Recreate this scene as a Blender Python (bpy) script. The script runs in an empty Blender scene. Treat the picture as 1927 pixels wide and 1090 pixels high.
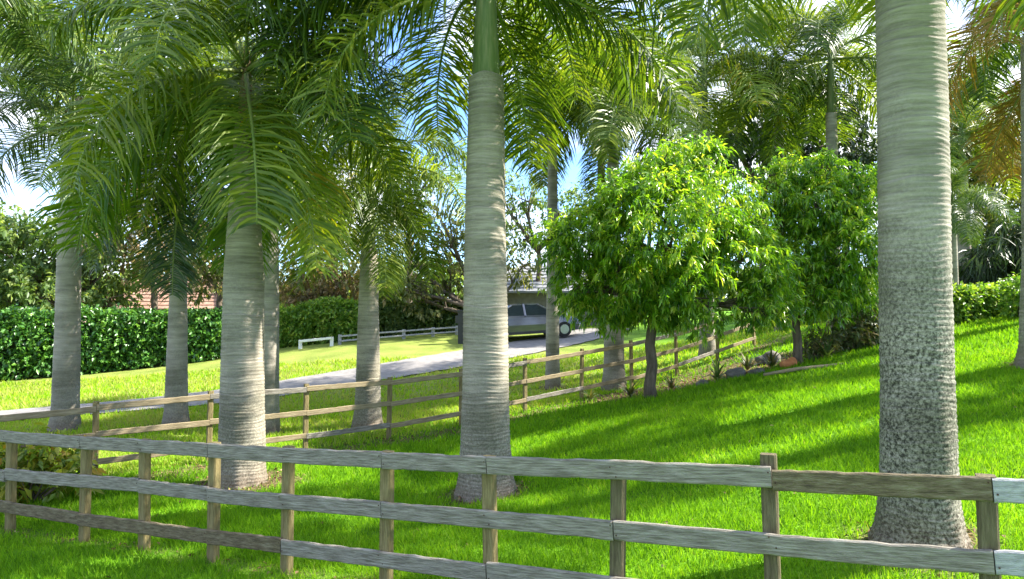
import bpy, math, random
import numpy as np
from mathutils import Vector, Matrix

# ------------------------------------------------------------------ camera, sky, sun
S = bpy.context.scene
COL = S.collection
F, CX, HZ, EYE = 1300.0, 963.5, 590.0, 2.5      # focal length and horizon in photograph pixels

cam = bpy.data.objects.new('camera', bpy.data.cameras.new('camera'))
COL.objects.link(cam)
cam.location = (0, 0, EYE)
cam.rotation_euler = (math.radians(90 + 1.98), 0, 0)
cam.data.sensor_width = 36
cam.data.lens = 36 * F / 1927
cam.data.clip_start = 0.1
cam.data.clip_end = 3000
S.camera = cam

SUN_EL, SUN_AZ = 42.0, 81.0                      # azimuth clockwise from the view direction (+Y)
w = bpy.data.worlds.new('World'); S.world = w; w.use_nodes = True
nt = w.node_tree; nt.nodes.clear()
out = nt.nodes.new('ShaderNodeOutputWorld')
bg = nt.nodes.new('ShaderNodeBackground'); bg.inputs['Strength'].default_value = 0.1
sky = nt.nodes.new('ShaderNodeTexSky'); sky.sky_type = 'NISHITA'; sky.sun_disc = False
sky.sun_elevation = math.radians(SUN_EL); sky.sun_rotation = math.radians(SUN_AZ)
sky.ozone_density = 3.0; sky.dust_density = 0.4
tc = nt.nodes.new('ShaderNodeTexCoord')
mp = nt.nodes.new('ShaderNodeMapping'); mp.inputs['Scale'].default_value = (1.0, 1.0, 1.9)
mp.inputs['Location'].default_value = (0.35, 0.1, 0.2)
ns = nt.nodes.new('ShaderNodeTexNoise'); ns.inputs['Scale'].default_value = 2.6
ns.inputs['Detail'].default_value = 9; ns.inputs['Roughness'].default_value = 0.55; ns.inputs['Distortion'].default_value = 0.25
cr = nt.nodes.new('ShaderNodeValToRGB')
cr.color_ramp.elements[0].position = 0.435; cr.color_ramp.elements[0].color = (0, 0, 0, 1)
cr.color_ramp.elements[1].position = 0.58; cr.color_ramp.elements[1].color = (1, 1, 1, 1)
gm = nt.nodes.new('ShaderNodeMixRGB'); gm.blend_type = 'MULTIPLY'; gm.inputs[0].default_value = 1
gm.inputs[2].default_value = (0.80, 0.98, 1.30, 1)
mx = nt.nodes.new('ShaderNodeMixRGB'); mx.inputs[2].default_value = (5.6, 5.9, 6.4, 1)
L = nt.links.new
L(tc.outputs['Generated'], mp.inputs['Vector']); L(mp.outputs[0], ns.inputs['Vector'])
L(ns.outputs['Fac'], cr.inputs[0]); L(cr.outputs[0], mx.inputs[0])
L(sky.outputs[0], gm.inputs[1]); L(gm.outputs[0], mx.inputs[1]); L(mx.outputs[0], bg.inputs['Color']); L(bg.outputs[0], out.inputs['Surface'])

sun = bpy.data.objects.new('sun', bpy.data.lights.new('sun', 'SUN'))
COL.objects.link(sun)
sun.data.energy = 5.0; sun.data.angle = math.radians(0.53); sun.data.color = (1.0, 0.94, 0.82)
_a, _e = math.radians(SUN_AZ), math.radians(SUN_EL)
SUNV = Vector((math.sin(_a) * math.cos(_e), math.cos(_a) * math.cos(_e), math.sin(_e)))
sun.rotation_euler = SUNV.to_track_quat('Z', 'Y').to_euler()
sun.location = (30, 8, 30)

S.view_settings.view_transform = 'Standard'
S.view_settings.look = 'None'
S.view_settings.exposure = 1.92
S.view_settings.gamma = 1
S.view_settings.use_curve_mapping = False
S.render.engine = 'CYCLES'
S.cycles.max_bounces = 6
S.cycles.transmission_bounces = 5
S.cycles.diffuse_bounces = 3

rng = np.random.default_rng(7)
rnd = random.Random(11)

# ------------------------------------------------------------------ helpers
def tag(o, label=None, cat=None, group=None, kind=None):
    if label: o['label'] = label
    if cat: o['category'] = cat
    if group: o['group'] = group
    if kind: o['kind'] = kind
    return o

def link(o, parent=None):
    COL.objects.link(o)
    if parent is not None: o.parent = parent
    return o

def empty(name, loc, rz=0.0):
    o = bpy.data.objects.new(name, None); COL.objects.link(o)
    o.location = loc; o.rotation_euler = (0, 0, rz)
    o.empty_display_size = 0.3
    return o

class MB:
    def __init__(s): s.v = []; s.f = []; s.m = []
    def add(s, vs, fs, mi=0):
        n = len(s.v); s.v += [tuple(x) for x in vs]
        s.f += [tuple(i + n for i in f) for f in fs]; s.m += [mi] * len(fs)
    def box(s, x0, x1, y0, y1, z0, z1, mi=0):
        s.add([(x0,y0,z0),(x1,y0,z0),(x1,y1,z0),(x0,y1,z0),(x0,y0,z1),(x1,y0,z1),(x1,y1,z1),(x0,y1,z1)],
              [(0,3,2,1),(4,5,6,7),(0,1,5,4),(1,2,6,5),(2,3,7,6),(3,0,4,7)], mi)
    def tube(s, pts, rads, n=8, mi=0, caps=True):
        pts = [Vector(p) for p in pts]; rings = []
        up = Vector((0.13, 0.31, 0.94))
        vs = []
        for i, p in enumerate(pts):
            t = (pts[min(i+1, len(pts)-1)] - pts[max(i-1, 0)]).normalized()
            if abs(t.z) > 0.9: a = t.cross(Vector((1, 0, 0.01))).normalized()
            else: a = t.cross(Vector((0, 0, 1))).normalized()
            b = t.cross(a).normalized()
            if i and a.dot(pa) < 0: a = -a; b = -b
            pa = a
            for k in range(n):
                th = 2 * math.pi * k / n
                vs.append(p + (a * math.cos(th) + b * math.sin(th)) * rads[i])
        fs = []
        for i in range(len(pts) - 1):
            for k in range(n):
                k2 = (k + 1) % n
                fs.append((i*n+k, i*n+k2, (i+1)*n+k2, (i+1)*n+k))
        if caps:
            fs.append(tuple(range(n))[::-1]); fs.append(tuple((len(pts)-1)*n + k for k in range(n)))
        s.add(vs, fs, mi)
    def mesh(s, name, mats, smooth=False):
        me = bpy.data.meshes.new(name); me.from_pydata(s.v, [], s.f)
        for m in (mats if isinstance(mats, (list, tuple)) else [mats]): me.materials.append(m)
        me.polygons.foreach_set('material_index', s.m)
        if smooth: me.polygons.foreach_set('use_smooth', [True] * len(s.f))
        me.validate(); me.update(); return me
    def build(s, name, mats, parent=None, smooth=False):
        return link(bpy.data.objects.new(name, s.mesh(name, mats, smooth)), parent)

def np_mesh(name, V, Fc, mat, var=None, smooth=False, extra=None):
    """V (n,3), Fc (m,k) all faces the same number of corners"""
    me = bpy.data.meshes.new(name); V = np.asarray(V, dtype=np.float32); Fc = np.asarray(Fc, dtype=np.int32)
    m, k = Fc.shape
    me.vertices.add(len(V)); me.vertices.foreach_set('co', V.ravel())
    me.loops.add(m * k); me.loops.foreach_set('vertex_index', Fc.ravel())
    me.polygons.add(m); me.polygons.foreach_set('loop_start', np.arange(0, m * k, k, dtype=np.int32))
    if smooth: me.polygons.foreach_set('use_smooth', np.ones(m, dtype=bool))
    if var is not None:
        a = me.attributes.new('var', 'FLOAT', 'POINT'); a.data.foreach_set('value', np.asarray(var, dtype=np.float32))
    for nme, arr in (extra or {}).items():
        a = me.attributes.new(nme, 'FLOAT', 'POINT'); a.data.foreach_set('value', np.asarray(arr, dtype=np.float32))
    me.materials.append(mat); me.update(calc_edges=True)
    return me

# ------------------------------------------------------------------ materials
def newmat(name):
    m = bpy.data.materials.new(name); m.use_nodes = True
    n = m.node_tree.nodes; n.clear()
    o = n.new('ShaderNodeOutputMaterial')
    return m, n, m.node_tree.links.new, o

def ramp(n, stops):
    r = n.new('ShaderNodeValToRGB'); e = r.color_ramp.elements
    e[0].position, e[0].color = stops[0][0], (*stops[0][1], 1)
    e[1].position, e[1].color = stops[-1][0], (*stops[-1][1], 1)
    for p, c in stops[1:-1]:
        x = e.new(p); x.color = (*c, 1)
    return r

def leafmat(name, stops, trans=0.35, rough=0.42, spec=0.5, obj_random=0.0):
    m, n, l, o = newmat(name)
    at = n.new('ShaderNodeAttribute'); at.attribute_name = 'var'
    r = ramp(n, stops)
    fac = at.outputs['Fac']
    if obj_random:
        oi = n.new('ShaderNodeObjectInfo')
        ma = n.new('ShaderNodeMath'); ma.operation = 'MULTIPLY_ADD'
        ma.inputs[1].default_value = obj_random; l(oi.outputs['Random'], ma.inputs[0]); 
        sb = n.new('ShaderNodeMath'); sb.operation = 'SUBTRACT'; l(fac, sb.inputs[0]); sb.inputs[1].default_value = obj_random / 2
        l(sb.outputs[0], ma.inputs[2]); fac = ma.outputs[0]
    l(fac, r.inputs[0])
    p = n.new('ShaderNodeBsdfPrincipled'); p.inputs['Roughness'].default_value = rough
    p.inputs['Specular IOR Level'].default_value = spec
    l(r.outputs[0], p.inputs['Base Color'])
    t = n.new('ShaderNodeBsdfTranslucent')
    g = n.new('ShaderNodeMixRGB'); g.blend_type = 'MULTIPLY'; g.inputs[0].default_value = 1
    g.inputs[2].default_value = (1.5, 1.45, 0.5, 1); l(r.outputs[0], g.inputs[1]); l(g.outputs[0], t.inputs['Color'])
    x = n.new('ShaderNodeMixShader'); x.inputs[0].default_value = trans
    l(p.outputs[0], x.inputs[1]); l(t.outputs[0], x.inputs[2]); l(x.outputs[0], o.inputs['Surface'])
    return m

def noisemat(name, stops, scale=6.0, rough=0.8, bump=0.2, stretch=(1, 1, 1), detail=6, spec=0.3, bscale=None, metal=0.0):
    m, n, l, o = newmat(name)
    tcn = n.new('ShaderNodeTexCoord'); mpn = n.new('ShaderNodeMapping'); mpn.inputs['Scale'].default_value = stretch
    l(tcn.outputs['Object'], mpn.inputs[0])
    no = n.new('ShaderNodeTexNoise'); no.inputs['Scale'].default_value = scale; no.inputs['Detail'].default_value = detail
    no.inputs['Roughness'].default_value = 0.65; l(mpn.outputs[0], no.inputs['Vector'])
    r = ramp(n, stops); l(no.outputs['Fac'], r.inputs[0])
    p = n.new('ShaderNodeBsdfPrincipled'); p.inputs['Roughness'].default_value = rough
    p.inputs['Specular IOR Level'].default_value = spec; p.inputs['Metallic'].default_value = metal
    l(r.outputs[0], p.inputs['Base Color'])
    if bump:
        nb = n.new('ShaderNodeTexNoise'); nb.inputs['Scale'].default_value = bscale or scale * 3; nb.inputs['Detail'].default_value = 5
        l(mpn.outputs[0], nb.inputs['Vector'])
        b = n.new('ShaderNodeBump'); b.inputs['Strength'].default_value = bump; b.inputs['Distance'].default_value = 0.02
        l(nb.outputs['Fac'], b.inputs['Height']); l(b.outputs[0], p.inputs['Normal'])
    l(p.outputs[0], o.inputs['Surface'])
    return m

def plain(name, col, rough=0.5, metal=0.0, spec=0.5):
    m, n, l, o = newmat(name)
    no = n.new('ShaderNodeTexNoise'); no.inputs['Scale'].default_value = 9
    r = ramp(n, [(0.3, tuple(c * 0.85 for c in col)), (0.7, tuple(min(1, c * 1.1) for c in col))]); l(no.outputs['Fac'], r.inputs[0])
    p = n.new('ShaderNodeBsdfPrincipled'); l(r.outputs[0], p.inputs['Base Color'])
    p.inputs['Roughness'].default_value = rough; p.inputs['Metallic'].default_value = metal
    p.inputs['Specular IOR Level'].default_value = spec
    l(p.outputs[0], o.inputs['Surface']); return m

def trunkmat(name, lo, hi, mottle=1.0, mott_top=2.4, rings=16.0, moss=0.0):
    m, n, l, o = newmat(name)
    t = n.new('ShaderNodeTexCoord'); sp = n.new('ShaderNodeSeparateXYZ'); l(t.outputs['Object'], sp.inputs[0])
    # horizontal leaf-scar rings, warped
    wn = n.new('ShaderNodeTexNoise'); wn.inputs['Scale'].default_value = 2.2; wn.inputs['Detail'].default_value = 3; l(t.outputs['Object'], wn.inputs['Vector'])
    st = n.new('ShaderNodeMapping'); st.inputs['Scale'].default_value = (1.2, 1.2, rings); l(t.outputs['Object'], st.inputs[0])
    rn = n.new('ShaderNodeTexNoise'); rn.inputs['Scale'].default_value = 1.6; rn.inputs['Detail'].default_value = 6; rn.inputs['Roughness'].default_value = 0.7
    l(st.outputs[0], rn.inputs['Vector'])
    r = ramp(n, [(0.28, lo), (0.5, tuple((a + b) / 2 for a, b in zip(lo, hi))), (0.72, hi)]); l(rn.outputs['Fac'], r.inputs[0])
    # large stains
    ln = n.new('ShaderNodeTexNoise'); ln.inputs['Scale'].default_value = 1.3; ln.inputs['Detail'].default_value = 5; l(t.outputs['Object'], ln.inputs['Vector'])
    lr = ramp(n, [(0.32, (0.55, 0.55, 0.48)), (0.5, (0.85, 0.84, 0.80)), (0.66, (1.06, 1.03, 1.0))]); l(ln.outputs['Fac'], lr.inputs[0])
    mu = n.new('ShaderNodeMixRGB'); mu.blend_type = 'MULTIPLY'; mu.inputs[0].default_value = 1; l(r.outputs[0], mu.inputs[1]); l(lr.outputs[0], mu.inputs[2])
    # lichen speckle below mott_top
    sn = n.new('ShaderNodeTexNoise'); sn.inputs['Scale'].default_value = 38; sn.inputs['Detail'].default_value = 6; sn.inputs['Roughness'].default_value = 0.72; l(t.outputs['Object'], sn.inputs['Vector'])
    sr = ramp(n, [(0.42, (0.03, 0.03, 0.022)), (0.475, (0.16, 0.16, 0.13)), (0.53, (0.25, 0.24, 0.20)), (0.64, (0.45, 0.43, 0.38))]); l(sn.outputs['Fac'], sr.inputs[0])
    mr = n.new('ShaderNodeMapRange'); mr.inputs['From Min'].default_value = mott_top + 0.5; mr.inputs['From Max'].default_value = mott_top - 0.7
    mr.inputs['To Min'].default_value = 0.08; mr.inputs['To Max'].default_value = 0.75 * mottle; l(sp.outputs['Z'], mr.inputs['Value'])
    wob = n.new('ShaderNodeMath'); wob.operation = 'MULTIPLY_ADD'; l(wn.outputs['Fac'], wob.inputs[0]); wob.inputs[1].default_value = 0.7; 
    wb2 = n.new('ShaderNodeMath'); wb2.operation = 'SUBTRACT'; l(mr.outputs[0], wb2.inputs[0]); wb2.inputs[1].default_value = 0.35; l(wb2.outputs[0], wob.inputs[2])
    cl = n.new('ShaderNodeClamp'); l(wob.outputs[0], cl.inputs[0])
    m2 = n.new('ShaderNodeMixRGB'); l(cl.outputs[0], m2.inputs[0]); l(mu.outputs[0], m2.inputs[1])
    mv = n.new('ShaderNodeMixRGB'); mv.blend_type = 'MULTIPLY'; mv.inputs[0].default_value = 1; l(sr.outputs[0], mv.inputs[1]); l(lr.outputs[0], mv.inputs[2]); l(mv.outputs[0], m2.inputs[2])
    # reddish roots at the base
    br = n.new('ShaderNodeMapRange'); br.inputs['From Min'].default_value = 0.45; br.inputs['From Max'].default_value = 0.05
    br.inputs['To Max'].default_value = 0.8; l(sp.outputs['Z'], br.inputs['Value'])
    bm_ = n.new('ShaderNodeMath'); bm_.operation = 'MULTIPLY'; l(br.outputs[0], bm_.inputs[0]); l(wn.outputs['Fac'], bm_.inputs[1])
    m3 = n.new('ShaderNodeMixRGB'); l(bm_.outputs[0], m3.inputs[0]); l(m2.outputs[0], m3.inputs[1]); m3.inputs[2].default_value = (0.10, 0.055, 0.035, 1)
    p = n.new('ShaderNodeBsdfPrincipled'); p.inputs['Roughness'].default_value = 0.85; p.inputs['Specular IOR Level'].default_value = 0.2
    l(m3.outputs[0], p.inputs['Base Color'])
    b1 = n.new('ShaderNodeBump'); b1.inputs['Strength'].default_value = 0.55; b1.inputs['Distance'].default_value = 0.02; l(rn.outputs['Fac'], b1.inputs['Height'])
    b2 = n.new('ShaderNodeBump'); b2.inputs['Strength'].default_value = 0.35; b2.inputs['Distance'].default_value = 0.012; l(sn.outputs['Fac'], b2.inputs['Height']); l(b1.outputs[0], b2.inputs['Normal'])
    l(b2.outputs[0], p.inputs['Normal']); l(p.outputs[0], o.inputs['Surface'])
    return m

def gmat():
    m, n, l, o = newmat('turf')
    t = n.new('ShaderNodeTexCoord')
    a1 = n.new('ShaderNodeTexNoise'); a1.inputs['Scale'].default_value = 0.9; a1.inputs['Detail'].default_value = 8; l(t.outputs['Object'], a1.inputs['Vector'])
    a2 = n.new('ShaderNodeTexNoise'); a2.inputs['Scale'].default_value = 34; a2.inputs['Detail'].default_value = 4; l(t.outputs['Object'], a2.inputs['Vector'])
    g1 = ramp(n, [(0.35, (0.08, 0.20, 0.012)), (0.65, (0.17, 0.37, 0.02))]); l(a1.outputs['Fac'], g1.inputs[0])
    g2 = ramp(n, [(0.3, (0.5, 0.55, 0.5)), (0.7, (1.25, 1.2, 1.2))]); l(a2.outputs['Fac'], g2.inputs[0])
    mu = n.new('ShaderNodeMixRGB'); mu.blend_type = 'MULTIPLY'; mu.inputs[0].default_value = 1; l(g1.outputs[0], mu.inputs[1]); l(g2.outputs[0], mu.inputs[2])
    dy = ramp(n, [(0.35, (0.19, 0.23, 0.05)), (0.65, (0.29, 0.32, 0.085))]); l(a1.outputs['Fac'], dy.inputs[0])
    dm = n.new('ShaderNodeMixRGB'); dm.blend_type = 'MULTIPLY'; dm.inputs[0].default_value = 0.6; l(dy.outputs[0], dm.inputs[1]); l(g2.outputs[0], dm.inputs[2])
    ad = n.new('ShaderNodeAttribute'); ad.attribute_name = 'dry'
    m1 = n.new('ShaderNodeMixRGB'); l(ad.outputs['Fac'], m1.inputs[0]); l(mu.outputs[0], m1.inputs[1]); l(dm.outputs[0], m1.inputs[2])
    am = n.new('ShaderNodeAttribute'); am.attribute_name = 'mulch'
    mc = ramp(n, [(0.3, (0.035, 0.022, 0.014)), (0.5, (0.11, 0.07, 0.045)), (0.7, (0.26, 0.18, 0.11))]); l(a2.outputs['Fac'], mc.inputs[0])
    m2 = n.new('ShaderNodeMixRGB'); l(am.outputs['Fac'], m2.inputs[0]); l(m1.outputs[0], m2.inputs[1]); l(mc.outputs[0], m2.inputs[2])
    p = n.new('ShaderNodeBsdfPrincipled'); p.inputs['Roughness'].default_value = 0.95; p.inputs['Specular IOR Level'].default_value = 0.1
    l(m2.outputs[0], p.inputs['Base Color'])
    b = n.new('ShaderNodeBump'); b.inputs['Strength'].default_value = 0.8; b.inputs['Distance'].default_value = 0.05; l(a2.outputs['Fac'], b.inputs['Height']); l(b.outputs[0], p.inputs['Normal'])
    l(p.outputs[0], o.inputs['Surface']); return m

M = {
 'ground': gmat(),
 'grass': leafmat('grass_blades', [(0.0, (0.06, 0.17, 0.008)), (0.5, (0.17, 0.36, 0.012)), (0.85, (0.28, 0.46, 0.018)), (1.0, (0.34, 0.38, 0.10))], 0.42, 0.7, 0.12),
 'trunk': trunkmat('palm_bark', (0.17, 0.155, 0.13), (0.43, 0.40, 0.355), 1.2, 2.4),
 'trunk_warm': trunkmat('palm_bark_warm', (0.18, 0.16, 0.13), (0.46, 0.42, 0.355), 0.7, 1.3),
 'trunk_far': trunkmat('palm_bark_far', (0.22, 0.20, 0.175), (0.47, 0.43, 0.385), 0.45, 1.2, rings=9.0),
 'shaft': noisemat('crownshaft_green', [(0.3, (0.075, 0.115, 0.03)), (0.5, (0.12, 0.165, 0.05)), (0.72, (0.22, 0.22, 0.10))], 4, 0.6, 0.3, (5, 5, 0.5), spec=0.3),
 'shaft_old': noisemat('crownshaft_brown', [(0.3, (0.14, 0.075, 0.035)), (0.7, (0.32, 0.22, 0.12))], 5, 0.7, 0.3, (3, 3, 0.8)),
 'stalk': noisemat('frond_stalk', [(0.3, (0.10, 0.16, 0.03)), (0.7, (0.22, 0.26, 0.06))], 6, 0.5, 0.0),
 'frond': leafmat('frond_green', [(0.0, (0.02, 0.048, 0.008)), (0.5, (0.08, 0.145, 0.013)), (1.0, (0.24, 0.29, 0.03))], 0.42, 0.36, 0.42, 0.5),
 'frond_blue': leafmat('frond_bluegreen', [(0.0, (0.02, 0.048, 0.014)), (0.5, (0.055, 0.11, 0.03)), (1.0, (0.16, 0.21, 0.06))], 0.35, 0.4, 0.4, 0.5),
 'frond_yellow': leafmat('frond_yellow', [(0.0, (0.06, 0.14, 0.01)), (0.5, (0.15, 0.24, 0.015)), (0.9, (0.24, 0.30, 0.02)), (1.0, (0.36, 0.27, 0.02))], 0.4, 0.4, 0.4, 0.6),
 'frond_dead': leafmat('frond_orange', [(0.0, (0.10, 0.065, 0.015)), (0.5, (0.22, 0.15, 0.035)), (1.0, (0.38, 0.22, 0.06))], 0.25, 0.6, 0.2, 0.5),
 'mango': leafmat('glossy_bright_leaf', [(0.0, (0.03, 0.10, 0.012)), (0.4, (0.12, 0.27, 0.018)), (0.72, (0.27, 0.46, 0.03)), (1.0, (0.48, 0.55, 0.09))], 0.5, 0.28, 0.7),
 'olive': leafmat('olive_leaf', [(0.0, (0.05, 0.075, 0.02)), (0.5, (0.14, 0.17, 0.05)), (0.85, (0.25, 0.24, 0.09)), (1.0, (0.36, 0.26, 0.15))], 0.45, 0.5, 0.4),
 'brownish': leafmat('russet_leaf', [(0.0, (0.08, 0.075, 0.035)), (0.5, (0.22, 0.175, 0.10)), (1.0, (0.40, 0.28, 0.19))], 0.42, 0.55, 0.3),
 'green_tree': leafmat('green_leaf', [(0.0, (0.04, 0.09, 0.025)), (0.5, (0.13, 0.21, 0.06)), (1.0, (0.27, 0.33, 0.11))], 0.5, 0.45, 0.45),
 'dark_tree': leafmat('dark_leaf', [(0.0, (0.01, 0.025, 0.008)), (0.5, (0.03, 0.06, 0.018)), (1.0, (0.07, 0.11, 0.03))], 0.2, 0.45, 0.5),
 'hedge': leafmat('hedge_leaf', [(0.0, (0.02, 0.08, 0.015)), (0.5, (0.07, 0.20, 0.03)), (1.0, (0.18, 0.36, 0.06))], 0.28, 0.35, 0.6),
 'hedge_bright': leafmat('bright_shrub_leaf', [(0.0, (0.05, 0.13, 0.015)), (0.5, (0.14, 0.28, 0.03)), (1.0, (0.40, 0.48, 0.10))], 0.45, 0.45, 0.5),
 'croton': leafmat('croton_leaf', [(0.0, (0.06, 0.13, 0.012)), (0.45, (0.20, 0.29, 0.03)), (0.85, (0.44, 0.42, 0.05)), (1.0, (0.48, 0.30, 0.04))], 0.4, 0.35, 0.5),
 'bed': leafmat('bed_plant_leaf', [(0.0, (0.04, 0.07, 0.02)), (0.5, (0.10, 0.14, 0.035)), (1.0, (0.24, 0.17, 0.07))], 0.25, 0.4, 0.5),
 'core': noisemat('dark_hedge_core', [(0.3, (0.012, 0.022, 0.008)), (0.7, (0.035, 0.05, 0.018))], 4, 0.95, 0.5),  # shade between the hedge leaves, put into a near-black fill colour
 'bark': noisemat('bark', [(0.3, (0.05, 0.038, 0.028)), (0.7, (0.17, 0.135, 0.10))], 5, 0.9, 0.6, (3, 3, 0.7)),
 'rail': noisemat('weathered_grey_wood', [(0.25, (0.05, 0.046, 0.034)), (0.42, (0.18, 0.16, 0.13)), (0.58, (0.30, 0.275, 0.235)), (0.78, (0.48, 0.455, 0.41))], 5, 0.85, 0.8, (1.1, 10, 14), detail=10),
 'rail_brown': noisemat('weathered_brown_wood', [(0.25, (0.04, 0.03, 0.018)), (0.5, (0.14, 0.11, 0.065)), (0.8, (0.28, 0.25, 0.17))], 5, 0.85, 0.8, (1.6, 8, 9), detail=10),
 'rail_pale': noisemat('weathered_pale_wood', [(0.3, (0.20, 0.20, 0.20)), (0.5, (0.34, 0.34, 0.35)), (0.75, (0.50, 0.50, 0.51))], 7, 0.8, 0.6, (1.6, 6, 8), detail=10),
 'rail_tan': noisemat('tan_wood', [(0.25, (0.14, 0.105, 0.06)), (0.5, (0.27, 0.215, 0.13)), (0.8, (0.42, 0.36, 0.24))], 4, 0.85, 0.5, (1.2, 12, 12), detail=8),
 'post': noisemat('weathered_post_wood', [(0.25, (0.08, 0.06, 0.025)), (0.5, (0.20, 0.16, 0.07)), (0.8, (0.36, 0.30, 0.15))], 4, 0.85, 0.8, (12, 12, 1.2), detail=9),
 'post_dark': noisemat('dark_post_wood', [(0.25, (0.045, 0.036, 0.02)), (0.5, (0.12, 0.10, 0.055)), (0.8, (0.22, 0.19, 0.11))], 4, 0.85, 0.8, (12, 12, 1.2), detail=9),
 'asphalt': noisemat('pale_driveway', [(0.3, (0.17, 0.16, 0.155)), (0.7, (0.27, 0.255, 0.245))], 5, 0.9, 0.3, bscale=60),
 'white': noisemat('white_paint', [(0.3, (0.62, 0.62, 0.60)), (0.7, (0.8, 0.8, 0.78))], 6, 0.6, 0.1),
 'tile': noisemat('terracotta_roof', [(0.3, (0.25, 0.14, 0.10)), (0.7, (0.44, 0.28, 0.21))], 3, 0.8, 0.5, bscale=10),
 'shingle': noisemat('grey_shingle', [(0.3, (0.14, 0.145, 0.16)), (0.7, (0.26, 0.27, 0.29))], 6, 0.85, 0.4, (1, 1, 4)),
 'wall': noisemat('stucco_pink', [(0.3, (0.44, 0.33, 0.26)), (0.7, (0.55, 0.43, 0.34))], 5, 0.85, 0.2),
 'wall_grey': noisemat('stucco_grey', [(0.3, (0.15, 0.145, 0.13)), (0.7, (0.24, 0.23, 0.21))], 5, 0.85, 0.2),
 'glass': plain('window_glass', (0.03, 0.04, 0.045), 0.08, 0.0, 0.8),
 'carpaint': plain('dark_grey_paint', (0.16, 0.165, 0.18), 0.16, 0.55, 0.8),
 'carlight': plain('headlight_lens', (0.7, 0.72, 0.75), 0.1, 0.2, 0.9),
 'tyre': plain('rubber', (0.02, 0.02, 0.02), 0.8), 'rim': plain('alloy', (0.55, 0.56, 0.58), 0.3, 0.8),
 'nail': plain('rusty_nail', (0.07, 0.035, 0.02), 0.7, 0.3),
 'pot': noisemat('terracotta_pot', [(0.3, (0.40, 0.14, 0.05)), (0.7, (0.60, 0.25, 0.10))], 5, 0.8, 0.3),
 'stone': noisemat('stone', [(0.3, (0.07, 0.065, 0.055)), (0.7, (0.20, 0.185, 0.165))], 5, 0.9, 0.7),
 'darkpost': plain('dark_post_paint', (0.03, 0.032, 0.035), 0.6),
 'litter': leafmat('dry_leaf', [(0.0, (0.07, 0.04, 0.02)), (0.6, (0.22, 0.13, 0.07)), (1.0, (0.40, 0.28, 0.16))], 0.15, 0.7, 0.2),
}

# ------------------------------------------------------------------ terrain
def uvY(u, v, Y):                     # photograph pixel + distance -> point
    return ((u - CX) / F * Y, Y, EYE - (v - HZ) / F * Y)

CP = [(-6.4,8.8,-.22),(-4.0,7.7,-.05),(-1.12,6.23,.10),(.8,5.3,.19),(1.8,4.8,.27),(2.9,4.25,.31),(4.2,3.7,.40),
      (0,2.0,.0),(-3,3,-.08),(-8,5,-.3),(4,1,.2),(-12,8,-.3),(0,-5,0),(-10,-5,-.2),(10,-5,.5),(8,2,.8),
      (3.46,5.9,.60),(-.37,9.3,.07),(-4.03,10.4,.0),(2.5,11.65,.62),(5.5,10.3,1.08),(1.84,10.1,.46),(3.6,8.0,.62),(1.2,7.2,.25),
      (-9.35,14.5,.12),(-7.3,15,.08),(-5.1,14.5,.0),(-3.07,15,.06),(-6.6,10.9,-.1),(-2.44,13.75,0),(-1.06,14.7,.1),(1.54,16.5,.42),(3.85,18.1,.68),
      (2.9,14.5,.75),(6.2,15,1.33),(7.9,15,1.70),(11.4,16.7,2.25),(8.6,11.5,1.6),(12,9,2.0),(18,10,2.8),
      (-18.5,25,.1),(-11.9,28,.67),(-9.6,28.5,1.05),(-7.4,28,1.22),(-2.4,30,1.58),(-14,20,.05),(-12,16.5,.02),(-25,25,0),
      (-7.6,18.5,.2),(-4.3,21,.6),(-1.8,23,.87),(.7,26,1.22),(2.0,28,1.42),(1.1,19,.45),
      (16.4,25,3.0),(13,30,2.6),(5,30,1.9),(25,25,3.8),(-30,45,.4),(0,45,1.9),(30,45,3.6),(9,22,2.0)]
CP = np.array(CP, dtype=float)
def _phi(r2): return np.where(r2 > 0, r2 * np.log(np.maximum(r2, 1e-12)), 0) * 0.5
_n = len(CP); _K = _phi(((CP[:, None, :2] - CP[None, :, :2])**2).sum(-1)) + np.eye(_n) * 3.0
_P = np.c_[np.ones(_n), CP[:, :2]]
_A = np.block([[_K, _P], [_P.T, np.zeros((3, 3))]])
_W = np.linalg.solve(_A, np.r_[CP[:, 2], 0, 0, 0])
def GH(X, Y):
    X = np.asarray(X, dtype=float); Y = np.asarray(Y, dtype=float)
    sh = X.shape; x = np.clip(X.ravel(), -40, 40); y = np.clip(Y.ravel(), -8, 55)
    z = np.empty(len(x))
    for i in range(0, len(x), 20000):
        r2 = (x[i:i+20000, None] - CP[None, :, 0])**2 + (y[i:i+20000, None] - CP[None, :, 1])**2
        z[i:i+20000] = _phi(r2) @ _W[:_n] + _W[_n] + _W[_n+1] * x[i:i+20000] + _W[_n+2] * y[i:i+20000]
    d = np.hypot(X.ravel(), Y.ravel() - 12)
    k = np.clip((d - 32) / 30, 0, 1); k = k * k * (3 - 2 * k)
    return (z * (1 - k) + 1.8 * k).reshape(sh)
def gz(x, y): return float(GH(np.array([x]), np.array([y]))[0])
def at(u, Y, dz=0.0):
    x = (u - CX) / F * Y
    return Vector((x, Y, gz(x, Y) + dz))

PALM_BASES = []      # filled below, used for mulch
# name: (u, Y, base radius)
PALM_AT = {'p1': (1727, 5.9, .33), 'p2': (912, 9.3, .36), 'p3': (458, 10.4, .33), 'p4': (122, 14.5, .3), 'p5': (330, 15.0, .3),
           'p6': (507, 14.6, .22), 'p7': (694, 15.0, .28), 'p8': (1040, 19.0, .18), 'p9': (1155, 17.9, .25), 'p10': (1948, 11.5, .3)}
# front and back fence lines
FA, FB = Vector((-7.65, 9.35)), Vector((5.2, 3.12))
BA, BB = Vector((-9.0, 9.2)), Vector((9.5, 22.0))

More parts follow.
